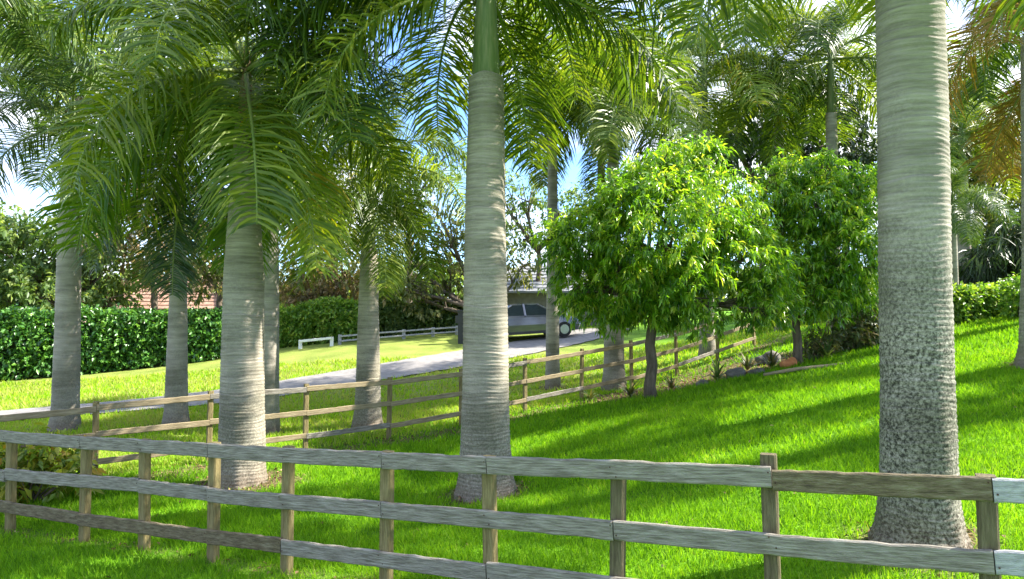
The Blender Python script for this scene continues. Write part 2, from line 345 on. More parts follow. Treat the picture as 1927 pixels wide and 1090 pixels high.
def seg_dist(X, Y, A, B):
    d = np.array([B[0]-A[0], B[1]-A[1]]); L2 = (d**2).sum()
    t = np.clip(((X-A[0])*d[0] + (Y-A[1])*d[1]) / L2, 0, 1)
    return np.hypot(X - A[0] - t*d[0], Y - A[1] - t*d[1])

def vnoise(X, Y, s, seed=0):
    r = np.random.default_rng(seed); ph = r.uniform(0, 6.28, (6, 2)); k = r.uniform(0.6, 1.6, (6,)) / s; a = r.uniform(0, 6.28, 6)
    z = 0
    for i in range(6): z = z + np.sin((X*np.cos(a[i]) + Y*np.sin(a[i])) * k[i] * 3 + ph[i, 0])
    return z / 6
def mulch_at(X, Y):
    m = np.zeros_like(X)
    for k, (u, Yp, r) in PALM_AT.items():
        x = (u - CX) / F * Yp
        d = np.hypot(X - x, Y - Yp)
        rr = {'p1': .72, 'p3': 1.0, 'p2': .7}.get(k, .55) + 0.18 * vnoise(X, Y, .5, 3)
        m = np.maximum(m, np.clip((rr - d) / .3, 0, 1) * 0.9)
    # litter strip along the back fence (near side) and garden bed under the bright trees
    nx, ny = (BB.y - BA.y), -(BB.x - BA.x); nl = math.hypot(nx, ny)
    sd = ((X - BA.x) * nx + (Y - BA.y) * ny) / nl       # >0 on the camera side
    w_ = 0.75 + 0.45 * vnoise(X, Y, 1.4, 5)
    m = np.maximum(m, np.clip(1 - np.abs(sd - 0.35) / np.maximum(w_, .15), 0, 1) * 0.85 * ((X > -6) & (X < 9)))
    e = ((X - 4.6) / 3.6)**2 + ((Y - 16.6 - 0.25 * (X - 4.6)) / 1.5)**2 + .3 * vnoise(X, Y, .8, 8)
    m = np.maximum(m, np.clip((1.1 - e) / .5, 0, 1) * 0.9)
    e = ((X - 9.3) / 2.2)**2 + ((Y - 17.6) / 1.6)**2 + .3 * vnoise(X, Y, .8, 9)
    m = np.maximum(m, np.clip((1.1 - e) / .5, 0, 1) * 0.9)
    fd = seg_dist(X, Y, FA, FB)
    m = np.maximum(m, np.clip((0.16 + .1 * vnoise(X, Y, .6, 11) - fd) / .12, 0, 1) * 0.6 * (X < 1))
    return m

def axis(lims):
    o = []
    for a, b, s in lims: o += list(np.arange(a, b - 1e-6, s))
    return np.array(o + [lims[-1][1]])
gx = axis([(-1500,-300,200),(-300,-60,30),(-60,-26,3),(-26,-13,.6),(-13,14,.22),(14,30,.6),(30,60,3),(60,300,30),(300,1500,200)])
gy = axis([(-1500,-300,200),(-300,-30,30),(-30,-5,2.5),(-5,2,.7),(2,22,.22),(22,34,.5),(34,60,2.5),(60,300,30),(300,1500,200)])
GX, GY = np.meshgrid(gx, gy)
GZ = GH(GX, GY) + 0.012 * vnoise(GX, GY, 1.2, 2)
V = np.c_[GX.ravel(), GY.ravel(), GZ.ravel()]
nx_, ny_ = len(gx), len(gy)
i, j = np.meshgrid(np.arange(nx_-1), np.arange(ny_-1)); b = (j*nx_ + i).ravel()
Fq = np.c_[b, b+1, b+1+nx_, b+nx_]
mul = mulch_at(V[:, 0], V[:, 1])
sdb = ((V[:, 0] - BA.x) * (BB.y - BA.y) - (V[:, 1] - BA.y) * (BB.x - BA.x)) / (BB - BA).length
dry = np.clip((-sdb - 1.0) / 2.0, 0, 1) * np.clip((6 - V[:, 0]) / 4, 0, 1)
me = np_mesh('ground', V, Fq, M['ground'], smooth=True, extra={'mulch': mul, 'dry': dry * 0.85})
tag(link(bpy.data.objects.new('ground', me)), kind='structure')

# driveway: a sheet draped on the ground
cl = [uvY(-420, 790, 14.2), uvY(-100, 790, 16.0), uvY(0, 787, 16.6), uvY(200, 768, 17.4), uvY(430, 744, 18.9), uvY(700, 697, 21.4), uvY(860, 675, 23.6), uvY(1000, 650, 26.3), uvY(1080, 640, 28.3), uvY(1140, 635, 30.2)]
pts = []
for k in range(len(cl)-1):
    p0 = np.array(cl[max(k-1, 0)]); p1 = np.array(cl[k]); p2 = np.array(cl[k+1]); p3 = np.array(cl[min(k+2, len(cl)-1)])
    for t in np.linspace(0, 1, 14, endpoint=False):
        pts.append(0.5*((2*p1)+(-p0+p2)*t+(2*p0-5*p1+4*p2-p3)*t*t+(-p0+3*p1-3*p2+p3)*t**3))
pts = np.array(pts)[:, :2]; tg = np.gradient(pts, axis=0); tg /= np.linalg.norm(tg, axis=1)[:, None]
nm = np.c_[-tg[:, 1], tg[:, 0]]
Vd, Fd = [], []
W = 9
for k in range(len(pts)):
    hw = 1.1 + 0.35 * max(0, (k - 70) / 50) + 0.04 * math.sin(k * 1.7)
    for q in range(W):
        p = pts[k] + nm[k] * hw * (2*q/(W-1) - 1); Vd.append((p[0], p[1], 0))
Vd = np.array(Vd); Vd[:, 2] = GH(Vd[:, 0], Vd[:, 1]) + 0.035
for k in range(len(pts)-1):
    for q in range(W-1):
        a = k*W+q; Fd.append((a, a+W, a+W+1, a+1))
me = np_mesh('driveway', Vd, np.array(Fd), M['asphalt'], smooth=True)
tag(link(bpy.data.objects.new('driveway', me)), kind='structure')
drv = pts

# ------------------------------------------------------------------ leaf clouds
def leaves(P, D, Ln, Wd, fold=0.25, bend=0.3):
    """P base points, D unit directions; kite shaped leaves of 4 triangles folded along the midrib"""
    n = len(P); up = rng.normal(size=(n, 3)); up[:, 2] += 1.2
    Sd = np.cross(D, up); Sd /= np.linalg.norm(Sd, axis=1)[:, None] + 1e-9
    N = np.cross(Sd, D)
    Ln = np.broadcast_to(np.asarray(Ln, float), (n,))[:, None]; Wd = np.broadcast_to(np.asarray(Wd, float), (n,))[:, None]
    mid = P + D*Ln*0.5; tip = P + D*Ln; tip[:, 2] -= bend * Ln[:, 0]; mid[:, 2] -= bend * 0.2 * Ln[:, 0]
    a = mid + Sd*Wd*0.5 + N*Wd*fold; b_ = mid - Sd*Wd*0.5 + N*Wd*fold
    V = np.stack([P, a, mid, b_, tip], 1).reshape(-1, 3)
    o = (np.arange(n)*5)[:, None]
    Fc = np.concatenate([o + np.array([[0, 1, 2]]), o + np.array([[0, 2, 3]]), o + np.array([[2, 1, 4]]), o + np.array([[3, 2, 4]])])
    return V, Fc

def unit(v): return v / (np.linalg.norm(v, axis=1)[:, None] + 1e-9)

def lobe_points(lobes, n, shell=(0.62, 1.0), bottom=None):
    C = np.array([l[:3] for l in lobes]); R = np.array([l[3] for l in lobes])
    pr = R**2 / (R**2).sum()
    k = rng.choice(len(lobes), size=n*4, p=pr)
    d = unit(rng.normal(size=(n*4, 3)))
    rr = R[k] * (shell[0] + (shell[1]-shell[0]) * rng.random(n*4)**0.7) * (1 + 0.13*rng.normal(size=n*4))
    P = C[k] + d*rr[:, None]*np.array([1, 1, .92])
    # reject points deep inside another lobe
    dd = np.linalg.norm(P[:, None] - C[None], axis=2) / R[None]
    ok = (dd.min(1) > shell[0]*0.85)
    lump = np.sin(P[:, 0]*2.3 + 1)*np.sin(P[:, 2]*2.9 + 2)*np.sin(P[:, 1]*2.1) + .5*np.sin(P[:, 0]*5.1)*np.sin(P[:, 2]*6.3 + P[:, 1]*4)
    P = P + d*(lump*.14*np.minimum(R[k], 2.0)[:, None][:, 0])[:, None]
    ok &= (rng.random(len(P)) < .62 + .5*lump)
    P, d = P[ok][:n], d[ok][:n]
    return P, d

def cluster_cloud(P, d, per, ln, wd, droop=0.5, spread=0.16, bend=.3, varb=0.0):
    n = len(P)
    tw = unit(d + 0.45*rng.normal(size=d.shape))
    cv = np.clip(rng.beta(2.2, 2.6, n) + varb, 0, 1)
    Pl = np.repeat(P, per, 0) + rng.normal(size=(n*per, 3))*spread*ln*0.9 + np.repeat(tw, per, 0)*(rng.random((n*per, 1))*ln*1.2)
    D = np.repeat(tw, per, 0)*0.6 + 0.9*rng.normal(size=(n*per, 3)) * .8; D[:, 2] -= droop; D = unit(D)
    sc = rng.uniform(.65, 1.25, n*per)
    V_, F_ = leaves(Pl, D, ln*sc, wd*sc, bend=bend)
    vv = np.clip(np.repeat(cv, per) + 0.16*rng.normal(size=n*per), 0, 1)
    return V_, F_, np.repeat(vv, 5)

def crown_obj(name, parent, lobes, n, per, ln, wd, mat, droop=.5, shell=(.6, 1.0), bend=.3, varb=0., local=Vector((0, 0, 0))):
    P, d = lobe_points(lobes, n, shell)
    V_, F_, vv = cluster_cloud(P, d, per, ln, wd, droop, bend=bend, varb=varb)
    V_ = V_ - np.array(local)
    return link(bpy.data.objects.new(name, np_mesh(name, V_, F_, mat, vv)), parent)

def limb_path(a, b, sag=0.15, n=6, seed=0):
    r = random.Random(seed); a, b = Vector(a), Vector(b); L_ = (b-a).length; o = []
    j1 = Vector((r.uniform(-1, 1), r.uniform(-1, 1), r.uniform(-.3, .6))) * L_ * sag
    for k in range(n):
        t = k/(n-1); o.append(a.lerp(b, t) + j1*math.sin(math.pi*t) + Vector((r.uniform(-1, 1), r.uniform(-1, 1), 0))*L_*.02*(0 < t < 1))
    return o

def tree(name, u, Y, lobes_px, n, per, ln, wd, mat, label, cat='tree', group=None, rtrunk=.14, droop=.4, shell=(.45, 1.0),
         fork=0.35, varb=0., bend=.3, yj=0.55, twigs=True, seed=1):
    base = at(u, Y); r = random.Random(seed)
    root = empty(name, base); tag(root, label, cat, group)
    lob = []
    for (lu, lv, lr) in lobes_px:
        yy = Y + r.uniform(-1, 1)*yj*lr/F*Y
        x, y, z = uvY(lu, lv, Y); x = (lu - CX)/F*yy; z = EYE - (lv - HZ)/F*yy
        lob.append((x, yy, z, lr/F*Y))
    top = max(l[2] for l in lob); low = min(l[2] - l[3] for l in lob)
    fk = Vector((base.x + r.uniform(-.1, .1), base.y, base.z + max(.5, (max(low, base.z+.3) - base.z) + fork*(top - base.z)*.3)))
    mb = MB(); lp = limb_path(base - Vector((0, 0, .15)), fk, .04, 6, seed)
    mb.tube([p - base for p in lp], [rtrunk*(1.25 if i_ == 0 else 1.0 - .06*i_) for i_ in range(6)], 10)
    mb.build('trunk', M['bark'], root, True)
    for qi, l_ in enumerate(lob):
        mb = MB(); c = Vector(l_[:3]); rad = rtrunk*(.42 + .3*l_[3]/max(q[3] for q in lob))
        p_ = limb_path(fk - Vector((0, 0, .1*qi % .3)), c, .14, 7, seed*31+qi)
        mb.tube([p - base for p in p_], [rad*(1 - .11*i_) for i_ in range(7)], 7)
        if twigs:
            for s_ in range(7):
                dd = Vector((r.gauss(0, 1), r.gauss(0, 1), r.gauss(.2, .8))).normalized()
                st = p_[r.choice((3, 4, 5, 6))]
                en = c + dd*l_[3]*r.uniform(.6, .95)
                tp = limb_path(st, en, .15, 5, seed*97+qi*11+s_)
                mb.tube([p - base for p in tp], [rad*.42*(1 - .19*i_) for i_ in range(5)], 5)
        mb.build('branch', M['bark'], root, True)
    crown_obj('crown', root, lob, n, per, ln, wd, mat, droop, shell, bend, varb, base)
    return root

# ------------------------------------------------------------------ palm fronds
def frond_meshes(e0, curl, seed, L0=3.0, nl=120, lmax=.78, lw=.028):
    r = np.random.default_rng(seed); N = 26
    t = np.linspace(0, 1, N); ang = np.radians(e0 - curl*t**1.35); ang = np.maximum(ang, math.radians(-86))
    ds = L0/(N-1); side = 0.05*np.sin(t*2 + r.uniform(0, 6))
    x = np.concatenate([[0], np.cumsum(np.cos(ang[:-1])*ds)]); z = np.concatenate([[0], np.cumsum(np.sin(ang[:-1])*ds)])
    y = side*L0*t
    C = np.c_[x, y, z]; T = np.gradient(C, axis=0); T = unit(T)
    mb = MB(); mb.tube([tuple(c) for c in C[::2]] + [tuple(C[-1])], list(np.linspace(.034, .006, len(C[::2])+1)), 5)
    stalk = mb.mesh('stalk', M['stalk'], True)
    Vs, Fs, vv = [], [], []
    cnt = 0
    for sgn in (-1, 1):
        for k in range(nl):
            tt = .13 + .87*(k + r.random()*.6)/nl; f = min(tt, .999)*(N-1); i_ = int(f); fr = f - i_
            p = C[i_]*(1-fr) + C[i_+1]*fr if i_ < N-1 else C[-1]; tan = T[min(i_, N-1)]
            sd = np.cross(tan, [0, 0, 1.0]); nn = np.linalg.norm(sd); sd = sd/nn if nn > .08 else np.array([0, -1.0, 0])
            upv = np.cross(sd, tan)
            pl = math.radians(r.choice([-28, 5, 35]) + r.normal()*9)
            fw = math.radians(46 - 22*tt + r.normal()*7)
            d = (sd*sgn*math.cos(pl) + upv*math.sin(pl))*math.sin(math.radians(90)-fw*.55) + tan*math.sin(fw)
            d /= np.linalg.norm(d)
            ll = lmax*(.45 + .75*math.sin(math.pi*min(1, .12+.80*tt)))*(.9 + .2*r.random())*(1 if tt < .92 else .7)
            wv = tan - d*np.dot(tan, d); wv /= np.linalg.norm(wv)+1e-6
            q = p.copy(); dd = d.copy(); seg = 3; base = len(Vs)
            g = .30 + .22*r.random()
            for s_ in range(seg+1):
                wd = lw*[.55, 1.0, .85, .12][s_]*.5
                Vs.append(q - wv*wd); Vs.append(q + wv*wd)
                if s_ < seg:
                    q = q + dd*ll/seg; dd = dd + np.array([0, 0, -g*(s_+.6)]); dd /= np.linalg.norm(dd)
            for s_ in range(seg):
                a = base + 2*s_; Fs.append((a, a+1, a+3, a+2))
            vl = float(np.clip(r.normal(.5, .2), 0, 1)); vv += [vl]*(2*(seg+1))
    return np.array(Vs), np.array(Fs), np.array(vv), stalk

FR = {}
SPEC = [(82, 70), (66, 100), (48, 115), (30, 112), (10, 95), (-10, 76), (-32, 54), (-54, 30)]
for vi, (e0, cu) in enumerate(SPEC):
    for s_ in range(2):
        FR[(vi, s_)] = frond_meshes(e0, cu, 100 + vi*7 + s_)
FRM = {}
def frond_mesh(vi, s_, mat):
    k = (vi, s_, mat)
    if k not in FRM:
        V_, F_, vv, st = FR[(vi, s_)]
        FRM[k] = np_mesh('frond', V_, F_, M[mat], vv)
    return FRM[k], FR[(vi, s_)][3]

PG = 'palms lining the two lawns'
def palm(u, Y, prof, v_shaft, v_crown, label, trunk_mat='trunk_far', frond_mat='frond', nf=13, fl=1.0, sides=20,
         extra=None, shaft_mat='shaft', seed=0, lean=0.0, low=5, ring=.055, hrings=True, group=PG, phase=None, clear=0.0):
    """prof: trunk radii at heights 0..1 of the trunk; v_shaft, v_crown: photograph rows of the top of the grey trunk and of the crown"""
    base = at(u, Y); r = random.Random(seed + 5)
    hz = EYE - (v_shaft - HZ)/F*Y - base.z; cz = EYE - (v_crown - HZ)/F*Y - base.z
    root = empty('palm_tree', base); tag(root, label, 'palm tree', group)
    nr = max(8, int(hz/ring)); rows = []
    hh = np.array([p[0] for p in prof]); rr_ = np.array([p[1] for p in prof])
    lx = lean
    def off(z): return Vector((lx*z/cz*1.0, 0, z))
    V_, F_ = [], []
    steps = []
    for k in range(nr+1):
        z = hz*k/nr; jr = 1 + r.uniform(-.008, .010); z += (r.uniform(-.2, .2)*ring if 0 < k < nr else 0); steps.append((z, jr*.992))
        if hrings and k < nr: steps.append((z + hz/nr*.25, jr*1.014)); steps.append((z + hz/nr*.66, jr*1.009))
    n = sides
    ph = [r.uniform(0, 6.28) for _ in range(4)]
    for (z, m_) in steps:
        R = float(np.interp(z/hz, hh, rr_))
        for q in range(n):
            th = 2*math.pi*q/n
            w_ = 1 + .018*math.sin(3*th + ph[0] + z*.8) + .012*math.sin(7*th + ph[1] + z*2.1)
            if z < .35: w_ += .05*(1 - z/.35)*math.sin(9*th + ph[2])
            zz = z + .014*math.sin(2*th + ph[3] + z*3) + .006*math.sin(5*th + ph[1] + z*9)
            o_ = off(zz)
            V_.append((o_.x + R*m_*w_*math.cos(th), R*m_*w_*math.sin(th), zz - (.12 if z == 0 else 0)))
    for k in range(len(steps)-1):
        for q in range(n):
            q2 = (q+1) % n; F_.append((k*n+q, k*n+q2, (k+1)*n+q2, (k+1)*n+q))
    link(bpy.data.objects.new('trunk', np_mesh('trunk', np.array(V_), np.array(F_), M[trunk_mat], smooth=True)), root)
    # crownshaft
    Rt = rr_[-1]; mb = MB(); zs = [hz-.02, hz+.05, hz+(cz-hz)*.3, hz+(cz-hz)*.7, cz, cz+.25]
    rs = [Rt*.82, Rt*.80, Rt*.72, Rt*.55, Rt*.42, Rt*.2]
    mb.tube([off(z) for z in zs], rs, 16); mb.build('crownshaft', M[shaft_mat], root, True)
    # fronds
    az0 = r.uniform(0, 6.28) if phase is None else phase
    tc_ = off(cz)
    for k in range(nf):
        q = k/(nf-1); vi = min(len(SPEC)-1, int(round((q**.8)*(low))))
        az = az0 + k*2.39996 + r.uniform(-.15, .15)
        if clear and vi >= 2:
            dlt = (az + math.pi/2 + math.pi) % (2*math.pi) - math.pi
            if abs(dlt) < clear: az += math.copysign(clear + .15 - abs(dlt)*.5, dlt)
        mt = frond_mat
        if extra and k >= nf - extra[1]: mt = extra[0]
        fm, sm = frond_mesh(vi, r.randrange(2), mt)
        o = link(bpy.data.objects.new('frond', fm), root)
        if mt == 'frond_dead': o['label'] = 'withered orange brown frond'
        s_ = fl*r.uniform(.88, 1.1)*(.8 if vi == 0 else 1)
        o.scale = (s_, s_*r.choice((-1, 1)), s_); o.rotation_euler = (r.uniform(-.12, .12), r.uniform(-.08, .08), az)
        o.location = tc_ + Vector((math.cos(az)*Rt*.4, math.sin(az)*Rt*.4, -q*(cz-hz)*.3))
        link(bpy.data.objects.new('stalk', sm), o)
    return root

# ------------------------------------------------------------------ buildings beyond the lawns
def house(name, label, u, Y, wx, wy, wall_h, roof_h, zoff, roofmat, wallmat, ry=0.0, over=.5, hip=.35, wins=(), chim=False, courses=10):
    b = at(u, Y); b.z += zoff
    root = empty(name, b, ry); tag(root, label, 'house')
    mb = MB(); mb.box(-wx/2, wx/2, -wy/2, wy/2, -.4, wall_h); mb.build('wall', M[wallmat], root)
    # hipped roof as courses of stepped tiles
    X0, Y0 = wx/2+over, wy/2+over; rx = X0 - Y0*hip*2 if X0 > Y0 else X0*.3
    rx = max(rx, .4)
    mb = MB()
    for k in range(courses):
        t0, t1 = k/courses, (k+1)/courses
        def ring(t): return (X0 + (rx - X0)*t, Y0*(1-t) + .03)
        a, b2 = ring(t0), ring(t1); z0 = wall_h + roof_h*t0; z1 = wall_h + roof_h*t1
        vs = [(-a[0], -a[1], z0+.04), (a[0], -a[1], z0+.04), (a[0], a[1], z0+.04), (-a[0], a[1], z0+.04),
              (-b2[0], -b2[1], z1), (b2[0], -b2[1], z1), (b2[0], b2[1], z1), (-b2[0], b2[1], z1),
              (-a[0], -a[1], z0-.05), (a[0], -a[1], z0-.05), (a[0], a[1], z0-.05), (-a[0], a[1], z0-.05)]
        mb.add(vs, [(0,1,5,4),(1,2,6,5),(2,3,7,6),(3,0,4,7),(8,9,1,0),(9,10,2,1),(10,11,3,2),(11,8,0,3)])
    a = ring(0); mb.add([(-a[0],-a[1],wall_h-.06),(a[0],-a[1],wall_h-.06),(a[0],a[1],wall_h-.06),(-a[0],a[1],wall_h-.06)], [(0,3,2,1)])
    rf = mb.build('roof', M[roofmat], root)
    # hip caps: little overlapping cap tiles along the two near hips
    capm = MB(); capm.tube([(-.2, 0, 0), (.2, 0, .03)], [.09, .11], 7); cm = capm.mesh('hip_tile', M[roofmat], True)
    for sx in (-1, 1):
        p0 = Vector((sx*X0, -Y0, wall_h+.1)); p1 = Vector((sx*rx, 0, wall_h+roof_h+.08)); n_ = int((p1-p0).length/.38)
        for k in range(n_):
            o = link(bpy.data.objects.new('hip_tile', cm), root); o.location = p0.lerp(p1, (k+.5)/n_)
            o.rotation_euler = (p1-p0).to_track_quat('X', 'Z').to_euler()
    for (x0, x1, z0, z1) in wins:
        yf = -wy/2
        f_ = MB()
        f_.box(x0-.08, x1+.08, yf-.06, yf-.004, z1, z1+.09); f_.box(x0-.08, x1+.08, yf-.09, yf-.004, z0-.09, z0)
        f_.box(x0-.08, x0, yf-.06, yf-.004, z0, z1); f_.box(x1, x1+.08, yf-.06, yf-.004, z0, z1)
        xm = (x0+x1)/2; f_.box(xm-.02, xm+.02, yf-.05, yf-.004, z0, z1)
        wn_ = f_.build('window', M['white'], root)
        g = MB(); g.box(x0, x1, yf-.03, yf-.002, z0, z1); g.build('pane', M['glass'], wn_)
    return root

house('house', 'house with terracotta hipped tile roof rising behind the clipped hedge', 352, 40, 7.5, 6, 2.0, 2.0, -.1, 'tile', 'wall', ry=-.15,
      wins=((-2.2, -1.2, .7, 1.7), (.3, 1.5, .7, 1.7)))
house('house', 'low brown tile roofed house at the far left behind the hedge', 35, 44, 7.5, 6, 1.9, 1.15, .1, 'tile', 'wall', ry=.1,
      wins=((-1.5, -.5, .7, 1.6),))
h3 = house('house', 'grey stucco house with grey shingle hipped roof behind the parked car', 1062, 35.5, 7.6, 6, 2.45, 1.45, -.95, 'shingle', 'wall_grey', ry=-.12, over=.6,
      wins=((-1.7, -.9, .6, 1.7),), courses=8)
mb = MB(); mb.tube([(.35, -3.35, -.3), (.35, -3.35, 2.6)], [.14, .12], 10); mb.box(.15, .55, -3.55, -3.15, -.3, .25); mb.build('porch_column', M['white'], h3)

# ------------------------------------------------------------------ car on the drive
def car():
    p = Vector((.55, 28.5, 0)); p.z = gz(p.x, p.y) + .03
    # heading along the drive, nose to the right
    hd = math.atan2(.9, 2.6)
    root = empty('parked_car', p, hd); tag(root, 'dark grey saloon car parked on the drive in front of the grey house', 'car')
    dzx = (gz(p.x + math.cos(hd)*2, p.y + math.sin(hd)*2) - gz(p.x - math.cos(hd)*2, p.y - math.sin(hd)*2))/4
    root.rotation_euler = (0, -math.atan(dzx), hd)
    st = [(-2.22,.42,.80,.70),(-2.15,.30,.93,.80),(-1.8,.22,.98,.86),(-1.3,.20,.98,.89),(-.6,.20,.95,.90),(.2,.20,.94,.90),(.9,.20,.93,.89),(1.35,.20,.88,.88),(1.8,.22,.80,.84),(2.1,.28,.70,.76),(2.22,.38,.58,.66)]
    V_, F_ = [], []; n = 10
    for (x, zb, zt, hw) in st:
        zm = (zb+zt)/2
        V_ += [(x,-hw*.9,zb),(x,-hw,zb+.12),(x,-hw*1.01,zm),(x,-hw*.97,zt-.08),(x,-hw*.86,zt),(x,hw*.86,zt),(x,hw*.97,zt-.08),(x,hw*1.01,zm),(x,hw,zb+.12),(x,hw*.9,zb)]
    for k in range(len(st)-1):
        for q in range(n): F_.append((k*n+q, k*n+(q+1) % n, (k+1)*n+(q+1) % n, (k+1)*n+q))
    mb = MB(); mb.add(V_, [tuple(f[::-1]) for f in F_] + [tuple(range(n)), tuple((len(st)-1)*n+q for q in range(n))[::-1]])
    # cabin: pillars and roof
    def cab(x, z, w): return [(x, -w, z), (x, w, z)]
    rl = [(-1.55,.96,.74),(-.75,1.38,.60),(-.2,1.43,.59),(.35,1.40,.59),(1.15,.92,.76)]
    vs = []; 
    for (x, z, w_) in rl[1:4]: vs += [(x,-w_,z),(x,w_,z),(x,w_,z-.05),(x,-w_,z-.05)]
    fs = []
    for k in range(2):
        for q in range(4): fs.append((k*4+q, k*4+(q+1) % 4, (k+1)*4+(q+1) % 4, (k+1)*4+q))
    mb.add(vs, fs + [(0,1,2,3),(8,9,10,11)])
    for sy in (-1, 1):
        for (a, b_) in (((-1.55,.74,.95),(-.75,.60,1.36)), ((1.15,.76,.91),(.35,.59,1.38)), ((-.25,.80,.93),(-.25,.60,1.40))):
            mb.tube([(a[0], sy*a[1], a[2]), (b_[0], sy*b_[1], b_[2])], [.05, .045], 6)
    mb.build('body', M['carpaint'], root, False)
    g = MB(); g.add([(-.75,-.56,1.37),(-.75,.56,1.37),(-1.5,.70,.95),(-1.5,-.70,.95)], [(0,1,2,3)]); g.build('rear_window', M['glass'], root)
    g = MB(); g.add([(.35,-.56,1.38),(.35,.56,1.38),(1.12,.72,.92),(1.12,-.72,.92)], [(0,3,2,1)]); g.build('windscreen', M['glass'], root)
    for sy in (-1, 1):
        for xs in ((-1.42, -.73, -.30, -.30), (-.20, -.20, .33, 1.02)):
            g = MB(); g.add([(xs[0], sy*.76, .95), (xs[1], sy*.605, 1.36), (xs[2], sy*.605, 1.37), (xs[3], sy*.775, .92)], [(0,1,2,3)]); g.build('side_window', M['glass'], root)
        hl = MB(); hl.add([(1.98, sy*.80, .66), (2.19, sy*.60, .62), (2.21, sy*.60, .50), (2.08, sy*.78, .50)], [(0,1,2,3)]); hl.box(2.0, 2.16, min(sy*.55, sy*.74), max(sy*.55, sy*.74), .50, .64)
        hl.build('headlight', M['carlight'], root)
        mr_ = MB(); mr_.box(.75, .9, min(sy*.92, sy*1.05), max(sy*.92, sy*1.05), .93, 1.06); mr_.build('mirror', M['carpaint'], root)
        for xw in (-1.35, 1.38):
            w_ = MB(); w_.tube([(xw, sy*.72, .31), (xw, sy*.92, .31)], [.31, .31], 20); ty = w_.build('wheel', M['tyre'], root)
            w_ = MB(); w_.tube([(xw, sy*.915, .31), (xw, sy*.935, .31)], [.20, .19], 14); w_.build('rim', M['rim'], ty)
car()

# ------------------------------------------------------------------ fences
def board(p0, p1, h, th, seed, mat, parent, name='rail', rough=1.0):
    """rough-sawn rail from p0 to p1: worn edges, small warps"""
    r = random.Random(seed); p0, p1 = Vector(p0), Vector(p1); L_ = (p1-p0).length; n = 22
    V_ = []
    w1, w2 = r.uniform(0, 6), r.uniform(0, 6)
    for k in range(n+1):
        x = L_*k/n; dz = .006*math.sin(x*1.6 + w1)*rough + r.uniform(-.0015, .0015)*rough; up = h/2 + r.choice((0, 0, 0, -.002, -.007))*rough; dn = h/2 + r.choice((0, 0, 0, -.002, -.005))*rough
        yy = .005*math.sin(x*1.4 + w2)
        c = .009
        V_ += [(x, yy-th/2, dz-dn+c), (x, yy-th/2, dz+up-c), (x, yy-th/2+c, dz+up), (x, yy+th/2-c, dz+up), (x, yy+th/2, dz+up-c), (x, yy+th/2, dz-dn+c), (x, yy+th/2-c, dz-dn), (x, yy-th/2+c, dz-dn)]
    F_ = []
    for k in range(n):
        for q in range(8): F_.append((k*8+q, k*8+(q+1) % 8, (k+1)*8+(q+1) % 8, (k+1)*8+q))
    mb = MB(); mb.add(V_, [f[::-1] for f in F_] + [tuple(range(8)), tuple(n*8+q for q in range(8))[::-1]])
    o = mb.build(name, M[mat], parent); o.location = p0 - parent.location
    d = p1 - p0; o.rotation_euler = (0, -math.atan2(d.z, math.hypot(d.x, d.y)), math.atan2(d.y, d.x))
    return o

def post(parent, x, y, ang, wd, h, mat, seed, lean=.0, dp=None):
    r = random.Random(seed); z = gz(x, y); dp = dp or wd*.85; mb = MB(); V_ = []
    zs = [-.2, .1*h, .4*h, .75*h, h-.02, h]
    for k, zz in enumerate(zs):
        s_ = .985 if k == 5 else 1 + r.uniform(-.03, .03); a, b_ = wd/2*s_, dp/2*s_
        c = .012
        V_ += [(-a+c,-b_,zz), (a-c,-b_,zz), (a,-b_+c,zz), (a,b_-c,zz), (a-c,b_,zz), (-a+c,b_,zz), (-a,b_-c,zz), (-a,-b_+c,zz)]
    F_ = []
    for k in range(len(zs)-1):
        for q in range(8): F_.append((k*8+q, k*8+(q+1) % 8, (k+1)*8+(q+1) % 8, (k+1)*8+q))
    mb.add(V_, F_ + [tuple(range(40, 48)), tuple(range(8))[::-1]])
    o = mb.build('post', M[mat], parent); o.location = Vector((x, y, z)) - parent.location
    o.rotation_euler = (r.uniform(-.02, .02), r.uniform(-.025, .025) + lean, ang)
    return o

